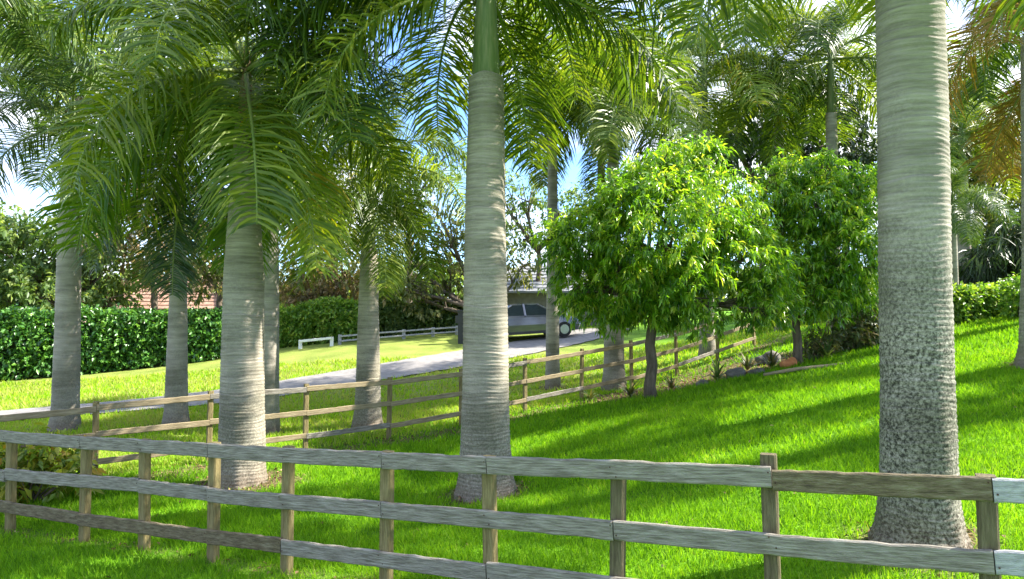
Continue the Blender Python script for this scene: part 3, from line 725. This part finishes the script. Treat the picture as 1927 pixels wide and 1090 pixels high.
# front three-rail fence; post columns measured in the photograph, distance along a straight line
fd = (FB - FA).normalized(); fang = math.atan2(fd.y, fd.x); fn = Vector((fd.y, -fd.x))     # towards the camera
def on_line(u, A, B):
    k = (u - CX)/F; d = B - A; t = (k*A.y - A.x)/(d.x - k*d.y); return A + d*t
fus = [-150, 30, 168, 280, 408, 545, 730, 925, 1158, 1450, 1855, 2420]
fp = [on_line(u, FA, FB) for u in fus]
ff = empty('wooden_fence', (0, 0, 0)); mid = fp[6]; ff.location = (mid.x, mid.y, gz(mid.x, mid.y))
tag(ff, 'weathered grey three rail wooden fence running across the foreground grass', 'fence')
for k, q in enumerate(fp):
    post(ff, q.x, q.y, fang, .105, 1.195 if fus[k] != 1450 else 1.27, 'post' if fus[k] < 1000 else 'post_dark', 40+k)
off = fn * (.045 + .022)
for li, hgt in enumerate((1.13, .70, .27)):
    k = 0; joints = {0: [0, 2, 4, 6, 7, 9, 10, 11], 1: [0, 1, 3, 4, 6, 8, 10, 11], 2: [0, 2, 4, 5, 7, 9, 11]}[li]
    for a, b_ in zip(joints[:-1], joints[1:]):
        A_, B_ = fp[a], fp[b_]
        e = .0
        mt = 'rail'
        if li == 0 and a == 9: mt = 'rail_brown'
        if a == 10 and li < 2: mt = 'rail_pale'
        if li == 2 and a < 5: mt = 'rail_brown'
        pa = Vector((A_.x + off.x + fd.x*.004, A_.y + off.y + fd.y*.004, gz(A_.x, A_.y) + hgt + rnd.uniform(-.012, .012)))
        pb = Vector((B_.x + off.x - fd.x*.004, B_.y + off.y - fd.y*.004, gz(B_.x, B_.y) + hgt + rnd.uniform(-.012, .012)))
        o = board(pa, pb, .145, .04, 60 + li*20 + a, mt, ff)
        if mt == 'rail_pale': o['label'] = 'pale bleached rail end'
        if mt == 'rail_brown' and li == 0: o['label'] = 'dark brown top rail crossing the thick palm trunk'

# nail heads where the rails meet the posts
nb_ = MB(); nb_.tube([(0, 0, 0), (0, -.004, 0)], [.0065, .0055], 6); nmesh = nb_.mesh('nail', M['nail'])
for k, q in enumerate(fp):
    for hgt in (1.13, .70, .27):
        for (dx, dz_) in ((-.022, .035), (.024, -.032)):
            o = link(bpy.data.objects.new('nail', nmesh), ff)
            o.location = Vector((q.x + fn.x*.0875 + fd.x*dx, q.y + fn.y*.0875 + fd.y*dx, gz(q.x, q.y) + hgt + dz_)) - ff.location
            o.rotation_euler = (0, 0, fang)

# back fence between the lawns
bd = (BB - BA).normalized(); bang = math.atan2(bd.y, bd.x); bn = Vector((bd.y, -bd.x))
p_ref = on_line(733, BA, BB); step = 1.66
bf = empty('wooden_fence', (p_ref.x, p_ref.y, gz(p_ref.x, p_ref.y)))
tag(bf, 'tan three rail wooden fence running uphill between the palms and the driveway lawn', 'fence')
bps = [p_ref + bd*step*k for k in range(-5, 8)]
for k, q in enumerate(bps): post(bf, q.x, q.y, bang, .09, 1.22, 'post', 200+k, dp=.07)
for li, hgt in enumerate((1.12, .70, .28)):
    for k in range(len(bps)-1):
        A_, B_ = bps[k], bps[k+1]; o_ = bn*(.035+.018)
        mt = 'rail_tan' if (li == 1 or (k+li) % 3) else 'rail'
        board((A_.x+o_.x+bd.x*.003, A_.y+o_.y+bd.y*.003, gz(A_.x, A_.y)+hgt+rnd.uniform(-.012, .012)), (B_.x+o_.x-bd.x*.003, B_.y+o_.y-bd.y*.003, gz(B_.x, B_.y)+hgt+rnd.uniform(-.012, .012)),
              .10, .03, 300+li*30+k, mt, bf)

# low white fence by the far lawn
def low_fence(us, Ys, hs, label, mat, ph=.62, rails=(.55,), rh=.09):
    P_ = [at(u, y) for u, y in zip(us, Ys)]
    root = empty('low_fence', P_[0]); tag(root, label, 'fence')
    for k, q in enumerate(P_):
        a = math.atan2(P_[-1].y-P_[0].y, P_[-1].x-P_[0].x); o = post(root, q.x, q.y, a, .13, ph, mat, 500+k)
    for hr in rails:
        for k in range(len(P_)-1):
            d = (P_[k+1]-P_[k]).normalized(); off_ = Vector((d.y, -d.x, 0))*.08
            board(P_[k]+off_+d*.003+Vector((0, 0, hr)), P_[k+1]+off_-d*.003+Vector((0, 0, hr)), rh, .035, 520+k, mat, root)
    return root
low_fence((566, 625), (27.6, 27.7), 0, 'short white two post rail at the left end of the far lawn', 'white', .36, (.31,), .10)
low_fence((640, 700, 760, 815, 860), (28.0, 28.4, 28.9, 29.5, 30.0), 0, 'low whitish rail fence in front of the bright shrubs', 'rail_pale', .40, (.14, .33), .07)
low_fence((1500, 1540, 1580, 1625, 1670), (22.5, 22.7, 22.9, 23.1, 23.3), 0, 'dark two rail fence behind the garden bed beside the small leafy tree', 'rail_brown', .8, (.35, .72), .09)
# white pickets behind
pr_ = at(1520, 27); root = empty('picket_fence', pr_); tag(root, 'short white picket fence glimpsed beneath the smaller leafy tree', 'fence')
pk = MB(); pk.add([(-.05,-.012,0),(.05,-.012,0),(.05,-.012,.85),(0,-.012,.95),(-.05,-.012,.85),(-.05,.012,0),(.05,.012,0),(.05,.012,.85),(0,.012,.95),(-.05,.012,.85)],
      [(0,1,2,3,4),(9,8,7,6,5),(0,5,6,1),(1,6,7,2),(2,7,8,3),(3,8,9,4),(4,9,5,0)]); pkm = pk.mesh('picket', M['white'])
for k in range(15):
    q = at(1516 + k*9.5, 27); o = link(bpy.data.objects.new('picket', pkm), root); o.location = q - pr_
for hr in (.3, .7):
    mb = MB(); a, b_ = at(1508, 27.05) - pr_, at(1655, 27.05) - pr_
    mb.tube([a + Vector((0, 0, hr)), b_ + Vector((0, 0, hr))], [.035, .035], 4); mb.build('rail', M['white'], root)
# dark gatepost left of the car
q = at(868, 27.2); mb = MB(); mb.box(-.12, .12, -.12, .12, -.1, 1.25); mb.box(-.15, .15, -.15, .15, 1.25, 1.32); mb.box(-.22, .06, -.14, -.12, .8, 1.1)
o = mb.build('gatepost', M['darkpost']); o.location = q; tag(o, 'dark square gatepost on the lawn just left of the thick middle palm', 'post')

# ------------------------------------------------------------------ hedges and shrubs
def hedge(name, label, us, Ys, h, dp, n, ln, wd, mat, per=5, bump=.12, top=None, cat='hedge'):
    P_ = [at(u, y) for u, y in zip(us, Ys)]; base = P_[0].copy()
    root = empty(name, base); tag(root, label, cat)
    segs = [(P_[k], P_[k+1]) for k in range(len(P_)-1)]; Ls = np.array([(b_-a).length for a, b_ in segs])
    k = rng.choice(len(segs), size=n, p=Ls/Ls.sum()); t = rng.random(n)
    A_ = np.array([list(s_[0]) for s_ in segs])[k]; B_ = np.array([list(s_[1]) for s_ in segs])[k]
    C = A_ + (B_-A_)*t[:, None]; d = unit((B_-A_)*np.array([1, 1, 0])); nn = np.c_[d[:, 1], -d[:, 0], np.zeros(n)]
    Hh = h*np.ones(n) if top is None else (top - C[:, 2])
    bp = 1 + bump*vnoise(C[:, 0]*1.0, C[:, 1]*1.7, 1.2, 17)
    side = rng.random(n); sgn = np.where(side < .58, 1, np.where(side < .72, -1, 0))   # front, back, top
    zz = np.where(sgn == 0, Hh*bp, Hh*bp*rng.random(n)**.9)
    lat = np.where(sgn == 0, rng.uniform(-dp/2, dp/2, n), sgn*dp/2*(1 + .15*rng.normal(size=n)))
    rnd_ = np.clip(zz/(Hh*bp), 0, 1)**6*.25*dp
    lat = np.where(sgn != 0, lat - sgn*rnd_, lat)
    P = C + nn*lat[:, None]; P[:, 2] = C[:, 2] + zz + .05*rng.normal(size=n)
    out_ = nn*sgn[:, None] + np.array([0, 0, 1])*np.where(sgn == 0, 1., .35)[:, None]
    V_, F_, vv = cluster_cloud(P, unit(out_), per, ln, wd, .25, bend=.2, varb=0)
    link(bpy.data.objects.new('foliage', np_mesh('foliage', V_ - np.array(base), F_, M[mat], vv)), root)
    # solid core added inside; its dark colour stands for the hedge's inner shade
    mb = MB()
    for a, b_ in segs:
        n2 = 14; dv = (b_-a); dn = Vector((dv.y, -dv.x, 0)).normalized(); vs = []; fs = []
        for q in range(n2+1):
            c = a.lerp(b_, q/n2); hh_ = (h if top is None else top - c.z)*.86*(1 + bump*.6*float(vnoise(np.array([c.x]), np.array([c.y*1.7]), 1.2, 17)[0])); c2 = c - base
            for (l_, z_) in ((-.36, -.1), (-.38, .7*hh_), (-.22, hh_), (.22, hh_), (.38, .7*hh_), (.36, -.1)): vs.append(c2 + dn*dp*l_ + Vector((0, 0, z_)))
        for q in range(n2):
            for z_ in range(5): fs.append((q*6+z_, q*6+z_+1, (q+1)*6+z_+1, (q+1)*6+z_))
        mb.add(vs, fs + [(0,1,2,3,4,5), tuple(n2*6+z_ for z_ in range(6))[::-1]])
    mb.build('dark_core', M['core'], root, True)
    return root

def shrub(label, lobes_px, u, Y, n, ln, wd, mat, per=5, cat='shrub', group=None, droop=.2, name='shrub', shell=(.55, 1.), varb=0.):
    base = at(u, Y); root = empty(name, base); tag(root, label, cat, group); lob = []
    for (lu, lv, lr, dy) in lobes_px:
        yy = Y+dy; lob.append(((lu-CX)/F*yy, yy, EYE-(lv-HZ)/F*yy, lr/F*yy))
    mb = MB()
    for qi, l_ in enumerate(lob):
        for s_ in range(3):
            e = Vector(l_[:3]) + Vector((rnd.gauss(0, .4), rnd.gauss(0, .4), rnd.uniform(0, .6)))*l_[3]
            mb.tube([p - base for p in limb_path(base - Vector((0, 0, .08)), e, .1, 5, qi*7+s_)], [.022, .018, .014, .01, .006], 5)
    mb.build('stem', M['bark'], root, True)
    crown_obj('foliage', root, lob, n, per, ln, wd, M[mat] if isinstance(mat, str) else mat, droop, shell, .25, varb, base)
    return root

hedge('clipped_hedge', 'tall dark green clipped hedge across the left far lawn', (-260, -20, 200, 425), (23.3, 25.0, 26.6, 28.2), 2.3, 1.3, 5200, .17, .10, 'hedge', top=2.42)
hedge('shrub_hedge', 'bright loose shrub hedge behind the low white fence', (518, 600, 690), (29.6, 29.6, 29.9), 1.5, 1.4, 2400, .17, .08, 'hedge_bright', bump=.3)
hedge('shrub_hedge', 'green shrub hedge to the right of the slender middle palm', (690, 780, 872), (30.8, 31.2, 31.8), 1.35, 1.3, 1700, .17, .08, 'green_tree', bump=.35)
hedge('flowering_hedge', 'bright low hedge on the rise to the right of the thick palm', (1768, 1850, 1925), (17.9, 18.0, 18.3), .62, 1.0, 2200, .13, .06, 'hedge_bright', bump=.3)

shrub('yellow and orange mottled croton bush behind the fence at the far left', [(35, 875, 40, 0), (100, 862, 40, .2), (140, 890, 28, -.1), (10, 905, 36, 0), (60, 905, 36, -.2), (-30, 875, 45, .2)], 70, 9.9, 420, .16, .07, 'croton', varb=.12)
shrub('dense brown green shrub in the bed left of the thick palm', [(1600, 620, 38, 0), (1635, 600, 36, .3), (1570, 635, 28, -.2), (1640, 635, 28, 0)], 1605, 16.0, 620, .16, .05, 'bed')
shrub('bright green shrub touching the left side of the thick palm', [(1640, 555, 34, 0), (1615, 535, 26, .2), (1650, 590, 24, 0)], 1635, 17.6, 420, .16, .05, 'hedge_bright')
shrub('low strappy brown plant beside the trunk of the smaller leafy tree', [(1545, 640, 20, 0), (1530, 655, 16, 0)], 1540, 15.6, 200, .15, .035, 'bed')
shrub('yellow green leafy bush at the right edge of the rise', [(1925, 540, 22, 0), (1915, 575, 20, 0), (1930, 560, 24, .2)], 1920, 16.6, 240, .14, .06, 'hedge_bright')

# strappy plants (bromeliads) in the bed
def rosette_mesh(seed, mat):
    r = random.Random(seed); mb = MB(); vv = []
    for k in range(26):
        a = k*2.4 + r.uniform(-.2, .2); e = r.uniform(.5, 1.35); L_ = r.uniform(.3, .55); w_ = .022
        p = Vector((0, 0, .02)); d = Vector((math.cos(a)*math.cos(e), math.sin(a)*math.cos(e), math.sin(e))); s_ = Vector((-math.sin(a), math.cos(a), 0)); vs = []
        for q in range(5):
            ww = w_*(1, 1.1, .9, .6, .05)[q]; vs += [p - s_*ww, p + s_*ww]; p = p + d*L_/4; d = (d + Vector((0, 0, -.33))).normalized()
        mb.add(vs, [(2*q, 2*q+1, 2*q+3, 2*q+2) for q in range(4)]); vv += [r.random()]*10
    return np_mesh('rosette', np.array(mb.v), np.array(mb.f), M[mat], vv)
rms = [rosette_mesh(1, 'bed'), rosette_mesh(2, 'bed'), rosette_mesh(3, 'green_tree')]
for k, (u, y, s_, lab) in enumerate([(1185, 15.4, 1.0, 'spiky rosette plant left of the leafy tree trunk in the bed'),
        (1262, 15.6, .9, 'spiky rosette plant just right of the large leafy tree trunk'),
        (1348, 15.6, 1.25, 'spiky rosette plant between the two rocks in the garden bed'),
        (1405, 16.4, 1.1, 'spiky rosette plant behind the garden rocks'),
        (1450, 15.9, 1.2, 'spiky rosette plant left of the tipped terracotta pot'),
        (1555, 15.3, 1.1, 'spiky rosette plant right of the smaller leafy tree trunk'),
        (1110, 16.0, .8, 'spiky rosette plant at the foot of the left bed palm')]):
    o = link(bpy.data.objects.new('rosette_plant', rms[k % 3])); o.location = at(u, y); o.scale = (s_,)*3; o.rotation_euler = (0, 0, k)
    tag(o, lab, 'plant', 'strappy plants in the garden bed')

def rock(u, Y, s_, label, seed):
    import bmesh
    bm = bmesh.new(); bmesh.ops.create_icosphere(bm, subdivisions=3, radius=1)
    r = random.Random(seed); ph = [r.uniform(0, 6) for _ in range(6)]
    for v in bm.verts:
        c = v.co; k = 1 + .18*math.sin(c.x*3+ph[0])*math.sin(c.y*3+ph[1]) + .12*math.sin(c.z*5+ph[2]+c.x*2) + .05*math.sin(c.x*9+ph[3])*math.sin(c.y*8+ph[4])
        v.co = Vector((c.x*k, c.y*.8*k, max(-.3, c.z*.62*k)))*s_
    me_ = bpy.data.meshes.new('rock'); bm.to_mesh(me_); bm.free(); me_.materials.append(M['stone']); me_.polygons.foreach_set('use_smooth', [True]*len(me_.polygons))
    o = link(bpy.data.objects.new('rock', me_)); o.location = at(u, Y, s_*.12); o.rotation_euler = (0, 0, r.uniform(0, 6)); tag(o, label, 'rock', 'rocks in the garden bed')
rock(1385, 15.6, .27, 'large grey rock in the shaded garden bed', 1)
rock(1322, 15.3, .17, 'medium rock left of the large grey one in the bed', 2)
rock(1425, 15.3, .18, 'small pale rock right of the large grey one in the bed', 3)
rock(1448, 17.0, .32, 'tall dark rock behind the tipped terracotta pot', 4)
mb = MB(); mb.tube([(-.22, 0, .13), (-.2, 0, .13), (.16, 0, .17), (.17, 0, .17), (.23, 0, .175)], [.09, .10, .155, .185, .185], 20)
o = mb.build('flower_pot', M['pot'], None, True); o.location = at(1480, 15.2); o.rotation_euler = (0, 0, .3); o.scale = (.7, .7, .7); tag(o, 'terracotta flower pot lying on its side at the foot of the smaller leafy tree', 'flower pot')
mb = MB(); mb.tube([(-1.0, 0, .03), (-.3, .05, .05), (.4, -.02, .045), (1.1, .04, .03)], [.03, .04, .035, .02], 7)
o = mb.build('fallen_branch', M['rail_tan'], None, True); o.location = at(1525, 14.2, .02); o.rotation_euler = (0, -.12, .05); tag(o, 'pale fallen palm stalk on the lawn below the smaller leafy tree', 'branch')

# ------------------------------------------------------------------ trees
TG = 'background trees beyond the lawns'
tree('leafy_tree', 1225, 14.5, [(1250, 440, 125), (1095, 460, 66), (1400, 490, 74), (1290, 320, 58), (1340, 300, 30), (1255, 290, 26), (1180, 375, 62), (1150, 545, 70), (1300, 540, 80), (1440, 570, 50), (1085, 545, 45), (1220, 560, 62), (1370, 385, 60), (1040, 450, 28), (1430, 430, 34), (1475, 600, 22), (1200, 330, 30)],
     3900, 13, .155, .040, M['mango'], 'large bright green leafy tree with a low dome crown in the middle right lawn', rtrunk=.13, droop=.5, shell=(.4, 1.05), bend=.35, varb=.06, seed=3)
tree('leafy_tree', 1502, 15.4, [(1550, 390, 66), (1600, 470, 62), (1500, 470, 52), (1545, 545, 58), (1615, 380, 40), (1470, 370, 38), (1600, 545, 50), (1500, 320, 34), (1555, 310, 26), (1450, 330, 20), (1630, 330, 24)],
     2300, 12, .15, .040, M['mango'], 'smaller bright leafy tree standing directly left of the thick palm', rtrunk=.11, droop=.5, shell=(.35, 1.05), bend=.35, varb=.04, seed=4)
tree('tree', 85, 34, [(55, 490, 85), (10, 430, 45), (140, 455, 70), (190, 520, 60), (215, 570, 45), (-40, 520, 90), (90, 560, 60), (20, 560, 50)], 2500, 5, .30, .16, M['green_tree'], 'dense green tree at the far left above the hedge', group=TG, rtrunk=.25, seed=5)
tree('tree', 285, 35, [(250, 440, 80), (325, 385, 85), (215, 350, 70), (330, 480, 70), (190, 430, 60), (270, 500, 55)], 1100, 5, .26, .12, M['brownish'], 'russet twiggy tree in front of the terracotta roof', group=TG, rtrunk=.2, shell=(.25, 1), seed=6)
tree('tree', 418, 29.2, [(400, 480, 70), (430, 410, 60), (370, 520, 45), (460, 520, 50), (350, 440, 45)], 700, 5, .24, .11, M['olive'], 'olive tree with a dark forked trunk at the end of the clipped hedge', group=TG, rtrunk=.17, shell=(.25, 1), seed=7)
tree('tree', 600, 33, [(600, 430, 85), (560, 510, 70), (650, 510, 75), (560, 350, 70), (640, 360, 60), (600, 560, 50)], 1150, 5, .26, .12, M['olive'], 'broad olive brown tree behind the bright shrubs', group=TG, rtrunk=.22, shell=(.3, 1), seed=8, varb=.1)
tree('tree', 650, 31.8, [(600, 545, 45), (650, 535, 42), (560, 555, 36)], 700, 5, .20, .09, M['brownish'], 'low russet bushy tree just above the bright shrubs', group=TG, rtrunk=.10, seed=18)
tree('tree', 915, 31, [(780, 500, 72), (835, 420, 60), (800, 565, 48), (870, 515, 55), (735, 540, 45), (760, 430, 48), (900, 470, 50), (985, 500, 34)], 1000, 5, .25, .11, M['olive'], 'airy olive tree with a slanting trunk just left of the middle palm', group=TG, rtrunk=.2, shell=(.25, 1), seed=9)
tree('tree', 1012, 33.5, [(985, 450, 48), (1060, 400, 50), (960, 400, 40), (1110, 380, 42), (1000, 360, 40), (930, 330, 36)], 650, 5, .22, .10, M['green_tree'], 'thin open tree with bare branches showing above the grey roof', group=TG, rtrunk=.15, shell=(.3, 1), seed=10)
tree('tree', 770, 40, [(770, 330, 70), (830, 300, 50), (700, 300, 60), (760, 400, 60)], 800, 5, .28, .12, M['green_tree'], 'thin pale tree against the sky behind the slender middle palm', group=TG, rtrunk=.2, shell=(.2, 1), seed=11)
tree('tree', 1440, 29, [(1400, 240, 70), (1480, 260, 60), (1570, 270, 75), (1620, 330, 60), (1340, 280, 55), (1570, 200, 60)], 2000, 5, .26, .12, M['dark_tree'], 'dark tall tree rising behind the two bright leafy trees', group=TG, rtrunk=.25, shell=(.35, 1), seed=12)
tree('tree', 1840, 27, [(1830, 430, 48), (1895, 350, 60), (1800, 330, 48), (1860, 270, 55), (1930, 450, 45), (1810, 250, 45)], 1500, 5, .24, .10, M['olive'], 'olive tree behind the bright low hedge at the right', group=TG, rtrunk=.16, shell=(.3, 1), seed=13)
tree('tree', 1895, 24, [(1895, 500, 50), (1930, 460, 55), (1860, 520, 36), (1940, 530, 50)], 1100, 6, .50, .06, M['dark_tree'], 'dark thicket of hanging leaves at the right above the low hedge', group=TG, rtrunk=.12, droop=1.2, seed=14)
tree('tree', 128, 26, [(60, 90, 95), (190, 60, 95), (310, 110, 90), (400, 60, 80), (100, 200, 55), (420, 170, 60), (330, 220, 60), (-20, 30, 90)], 2400, 5, .26, .12, M['green_tree'], 'tall green tree whose crown fills the upper left', group=TG, rtrunk=.16, shell=(.3, 1), seed=15)
tree('tree', 1140, 31, [(1150, 180, 70), (1230, 140, 70), (1060, 150, 60), (1180, 90, 60), (1290, 210, 50)], 1500, 5, .26, .12, M['green_tree'], 'green tree behind the palms above the large leafy tree', group=TG, rtrunk=.22, shell=(.3, 1), seed=16)

# far belt of woodland
nb = 9000; X_ = rng.uniform(-95, 110, nb); Y_ = rng.uniform(62, 78, nb)
top = 5.2 + 2.2*vnoise(X_, Y_*0, 7, 31) + 1.0*vnoise(X_, Y_, 2, 32)
P = np.c_[X_, Y_, 1.2 + (top)*rng.random(nb)**.6]
V_, F_, vv = cluster_cloud(P, unit(rng.normal(size=(nb, 3))), 6, .75, .42, .2)
tag(link(bpy.data.objects.new('distant_woodland', np_mesh('distant_woodland', V_, F_, M['green_tree'], vv))), 'hazy belt of distant woodland behind the houses', 'woodland', kind='stuff')

# ------------------------------------------------------------------ palms
palm(1722, 5.9, [(0, .37), (.025, .325), (.08, .292), (.25, .276), (.6, .268), (1, .25)], -240, -560, 'thickest palm with a lichen speckled grey trunk right behind the foreground fence',
     'trunk', 'frond', 16, 1.05, 48, seed=1, low=6, ring=.045, phase=.7)
palm(914, 9.3, [(0, .42), (.04, .365), (.12, .33), (.25, .31), (.6, .28), (.9, .245), (1, .235)], 142, -95, 'thick palm with ringed trunk and green crownshaft in the middle of the photo',
     'trunk_warm', 'frond', 21, 1.15, 40, seed=2, low=5, clear=.95, ring=.05)
palm(458, 10.4, [(0, .38), (.05, .34), (.2, .315), (.55, .29), (.8, .2), (1, .14)], 215, 110, 'thick palm with yellow green drooping fronds behind the left half of the foreground fence',
     'trunk_warm', 'frond', 21, 1.08, 36, extra=('frond_yellow', 4), shaft_mat='shaft_old', seed=3, low=7, ring=.05)
palm(128, 14.5, [(0, .30), (.06, .26), (.4, .235), (.8, .215), (1, .17)], 330, 200, 'leftmost pale palm with blue green fronds beside the driveway', 'trunk_far', 'frond_blue', 13, .95, 24,
     extra=('frond_yellow', 2), seed=4, low=6, ring=.08)
palm(335, 15.0, [(0, .28), (.08, .24), (.5, .20), (1, .15)], 470, 285, 'grey palm with dark blue green crown second from the left beside the driveway', 'trunk_far', 'frond_blue', 15, .9, 22,
     seed=5, low=7, ring=.08)
palm(507, 14.6, [(0, .25), (.1, .22), (.6, .19), (1, .15)], 330, 215, 'slim palm partly hidden behind the thick left palm', 'trunk_far', 'frond', 14, 1.0, 20, seed=6, low=5, ring=.09)
palm(694, 15.0, [(0, .34), (.1, .28), (.5, .235), (1, .18)], 470, 300, 'slender olive grey palm behind the tan fence with a low feathery crown', 'trunk_warm', 'frond', 15, .92, 24,
     seed=7, low=7, ring=.07)
palm(1040, 19.0, [(0, .22), (.1, .19), (.6, .15), (1, .12)], 240, 120, 'thin distant palm with yellow orange fronds crossing in front of the parked car', 'trunk_far', 'frond', 15, 1.0, 18,
     extra=('frond_yellow', 6), seed=8, low=6, ring=.12)
palm(1155, 17.9, [(0, .33), (.1, .27), (.6, .2), (1, .15)], 300, 185, 'palm rising from the left side of the large leafy tree crown', 'trunk_far', 'frond', 15, 1.05, 18, seed=9, low=5, ring=.12)
palm(1330, 20.5, [(0, .26), (.1, .22), (1, .14)], 250, 120, 'palm with bright yellow green crown directly above the large leafy tree', 'trunk_far', 'frond', 16, 1.0, 16, extra=('frond_yellow', 5), seed=10, low=5, ring=.2)
palm(1470, 22.5, [(0, .24), (.1, .2), (1, .14)], 240, 110, 'palm between the crowns of the two bright leafy trees', 'trunk_far', 'frond', 15, 1.15, 16, seed=11, low=6, ring=.2)
palm(1570, 20.0, [(0, .24), (.1, .2), (1, .15)], 210, 80, 'palm behind the smaller leafy tree with long drooping fronds', 'trunk_far', 'frond', 15, 1.15, 16, seed=12, low=6, ring=.2)
palm(1960, 11.5, [(0, .40), (.06, .33), (.3, .25), (1, .19)], 60, -90, 'palm cut by the right edge of the photo with withered orange fronds', 'trunk_far', 'frond', 12, .9, 24,
     extra=('frond_dead', 3), seed=13, low=6, ring=.07)
palm(1817, 25.0, [(0, .3), (.1, .25), (1, .16)], 330, 230, 'far grey palm just right of the thickest palm', 'trunk_far', 'frond', 13, 1.1, 14, seed=14, low=6, ring=.3, hrings=False)
palm(1871, 29.0, [(0, .28), (.1, .22), (1, .15)], 320, 230, 'far thin palm standing beyond the low bright hedge', 'trunk_far', 'frond', 13, 1.1, 14, seed=15, low=6, ring=.3, hrings=False)
palm(1797, 21.0, [(0, .16), (.1, .12), (1, .09)], 440, 370, 'small slim palm at the left end of the low bright hedge', 'trunk_far', 'frond_blue', 12, .6, 12, seed=16, low=5, ring=.3, hrings=False)
palm(-95, 12.0, [(0, .34), (.1, .3), (1, .2)], 60, -90, 'palm just outside the left edge with fronds reaching into the top corner', 'trunk_far', 'frond_blue', 13, 1.1, 20, seed=17, low=6, ring=.12)
palm(1995, 15.5, [(0, .34), (.06, .29), (1, .18)], 190, 60, 'palm behind the one at the right edge with hanging orange fronds', 'trunk_far', 'frond', 14, 1.0, 18, extra=('frond_dead', 4), seed=20, low=7, ring=.1)
# one more of the row stands beyond the right edge; its shadow lies on the lawn in view
def off_palm(x, y, h, label, seed):
    u = x/y*F + CX; z0 = gz(x, y); v = lambda hh: HZ - (z0 + hh - EYE)*F/y
    palm(u, y, [(0, .40), (.06, .33), (1, .22)], v(h*.78), v(h), label, 'trunk_far', 'frond', 9, .85, 18, seed=seed, low=6, ring=.2)
off_palm(13.0, 10.2, 11.0, 'palm outside the right edge beyond the cut off palm casting a streaked shadow', 23)
off_palm(16.0, 11.4, 7.0, 'palm outside the right edge on the rise casting a long shadow', 19)

# ------------------------------------------------------------------ grass and litter
def in_view(x, y, m=.06): return (np.abs(x/np.maximum(y, .1)) < (.742 + m))
def scatter(y0, y1, dens):
    xm = y1*.82; n_ = int(dens*2*xm*(y1-y0)); x = rng.uniform(-xm, xm, n_); y = rng.uniform(y0, y1, n_)
    k = in_view(x, y); return x[k], y[k]
Xs, Ys, Hs, Ws = [], [], [], []
for (a, b_, dn, h_, w_) in ((3.6, 6, 3600, .062, .0095), (6, 9, 2600, .066, .012), (9, 13, 1500, .072, .017), (13, 18, 620, .085, .027), (18, 24, 180, .10, .045)):
    x, y = scatter(a, b_, dn); Xs.append(x); Ys.append(y); Hs.append(np.full(len(x), h_)); Ws.append(np.full(len(x), w_))
X_ = np.concatenate(Xs); Y_ = np.concatenate(Ys); H_ = np.concatenate(Hs); W_ = np.concatenate(Ws)
mm = mulch_at(X_, Y_)
dd = np.full(len(X_), 9.0)
far = Y_ > 13
dd[far] = np.min(np.hypot(X_[far][:, None] - drv[::3, 0][None], Y_[far][:, None] - drv[::3, 1][None]), axis=1)
keep = (rng.random(len(X_)) > mm*1.02) & (dd > 1.22)
X_, Y_, H_, W_ = X_[keep], Y_[keep], H_[keep], W_[keep]
from_grid = None
def grid_z(x, y):                      # height on the actual ground mesh
    ix = np.clip(np.searchsorted(gx, x) - 1, 0, nx_-2); iy = np.clip(np.searchsorted(gy, y) - 1, 0, ny_-2)
    tx = (x - gx[ix])/(gx[ix+1]-gx[ix]); ty = (y - gy[iy])/(gy[iy+1]-gy[iy])
    return (GZ[iy, ix]*(1-tx)*(1-ty) + GZ[iy, ix+1]*tx*(1-ty) + GZ[iy+1, ix]*(1-tx)*ty + GZ[iy+1, ix+1]*tx*ty)
Z_ = grid_z(X_, Y_)
n_ = len(X_); az = rng.uniform(0, 2*np.pi, n_); h_ = H_*rng.uniform(.45, 1.45, n_)*(1 + .45*vnoise(X_, Y_, .5, 41))*(1 + .25*vnoise(X_, Y_, .17, 44))
ln_ = rng.normal(0, .45, (n_, 2))*h_[:, None]
B0 = np.c_[X_ - np.cos(az)*W_/2, Y_ - np.sin(az)*W_/2, Z_ - .006]; B1 = np.c_[X_ + np.cos(az)*W_/2, Y_ + np.sin(az)*W_/2, Z_ - .006]
Tp = np.c_[X_ + ln_[:, 0], Y_ + ln_[:, 1], Z_ + h_]
V_ = np.stack([B0, B1, Tp], 1).reshape(-1, 3); Fc = np.arange(n_*3).reshape(-1, 3)
va = np.clip(.42 + .20*rng.normal(size=n_) + .22*vnoise(X_, Y_, 1.6, 42) + .16*vnoise(X_, Y_, .35, 43) + np.where((X_-BA.x)*(BB.y-BA.y) - (Y_-BA.y)*(BB.x-BA.x) < 0, .5, 0), 0, 1)
tag(link(bpy.data.objects.new('lawn_grass', np_mesh('lawn_grass', V_, Fc, M['grass'], np.repeat(va, 3)))), 'short bright green grass blades covering the lawns', 'grass', kind='stuff')
print('blades', n_)
# dry leaf litter on the mulch
n0 = 60000; x = rng.uniform(-9, 10, n0); y = rng.uniform(5, 20, n0); k = (rng.random(n0) < mulch_at(x, y)*.5); k |= (rng.random(n0) < .012); x, y = x[k], y[k]
P = np.c_[x, y, grid_z(x, y) + .012]; D = rng.normal(size=(len(x), 3)); D[:, 2] = np.abs(D[:, 2])*.25; D = unit(D)
V_, F_ = leaves(P, D, rng.uniform(.04, .10, len(x)), rng.uniform(.015, .04, len(x)), bend=.1)
tag(link(bpy.data.objects.new('leaf_litter', np_mesh('leaf_litter', V_, F_, M['litter'], np.repeat(rng.random(len(x)), 5)))), 'dry brown leaf litter under the palms and along the fence', 'leaf litter', kind='stuff')
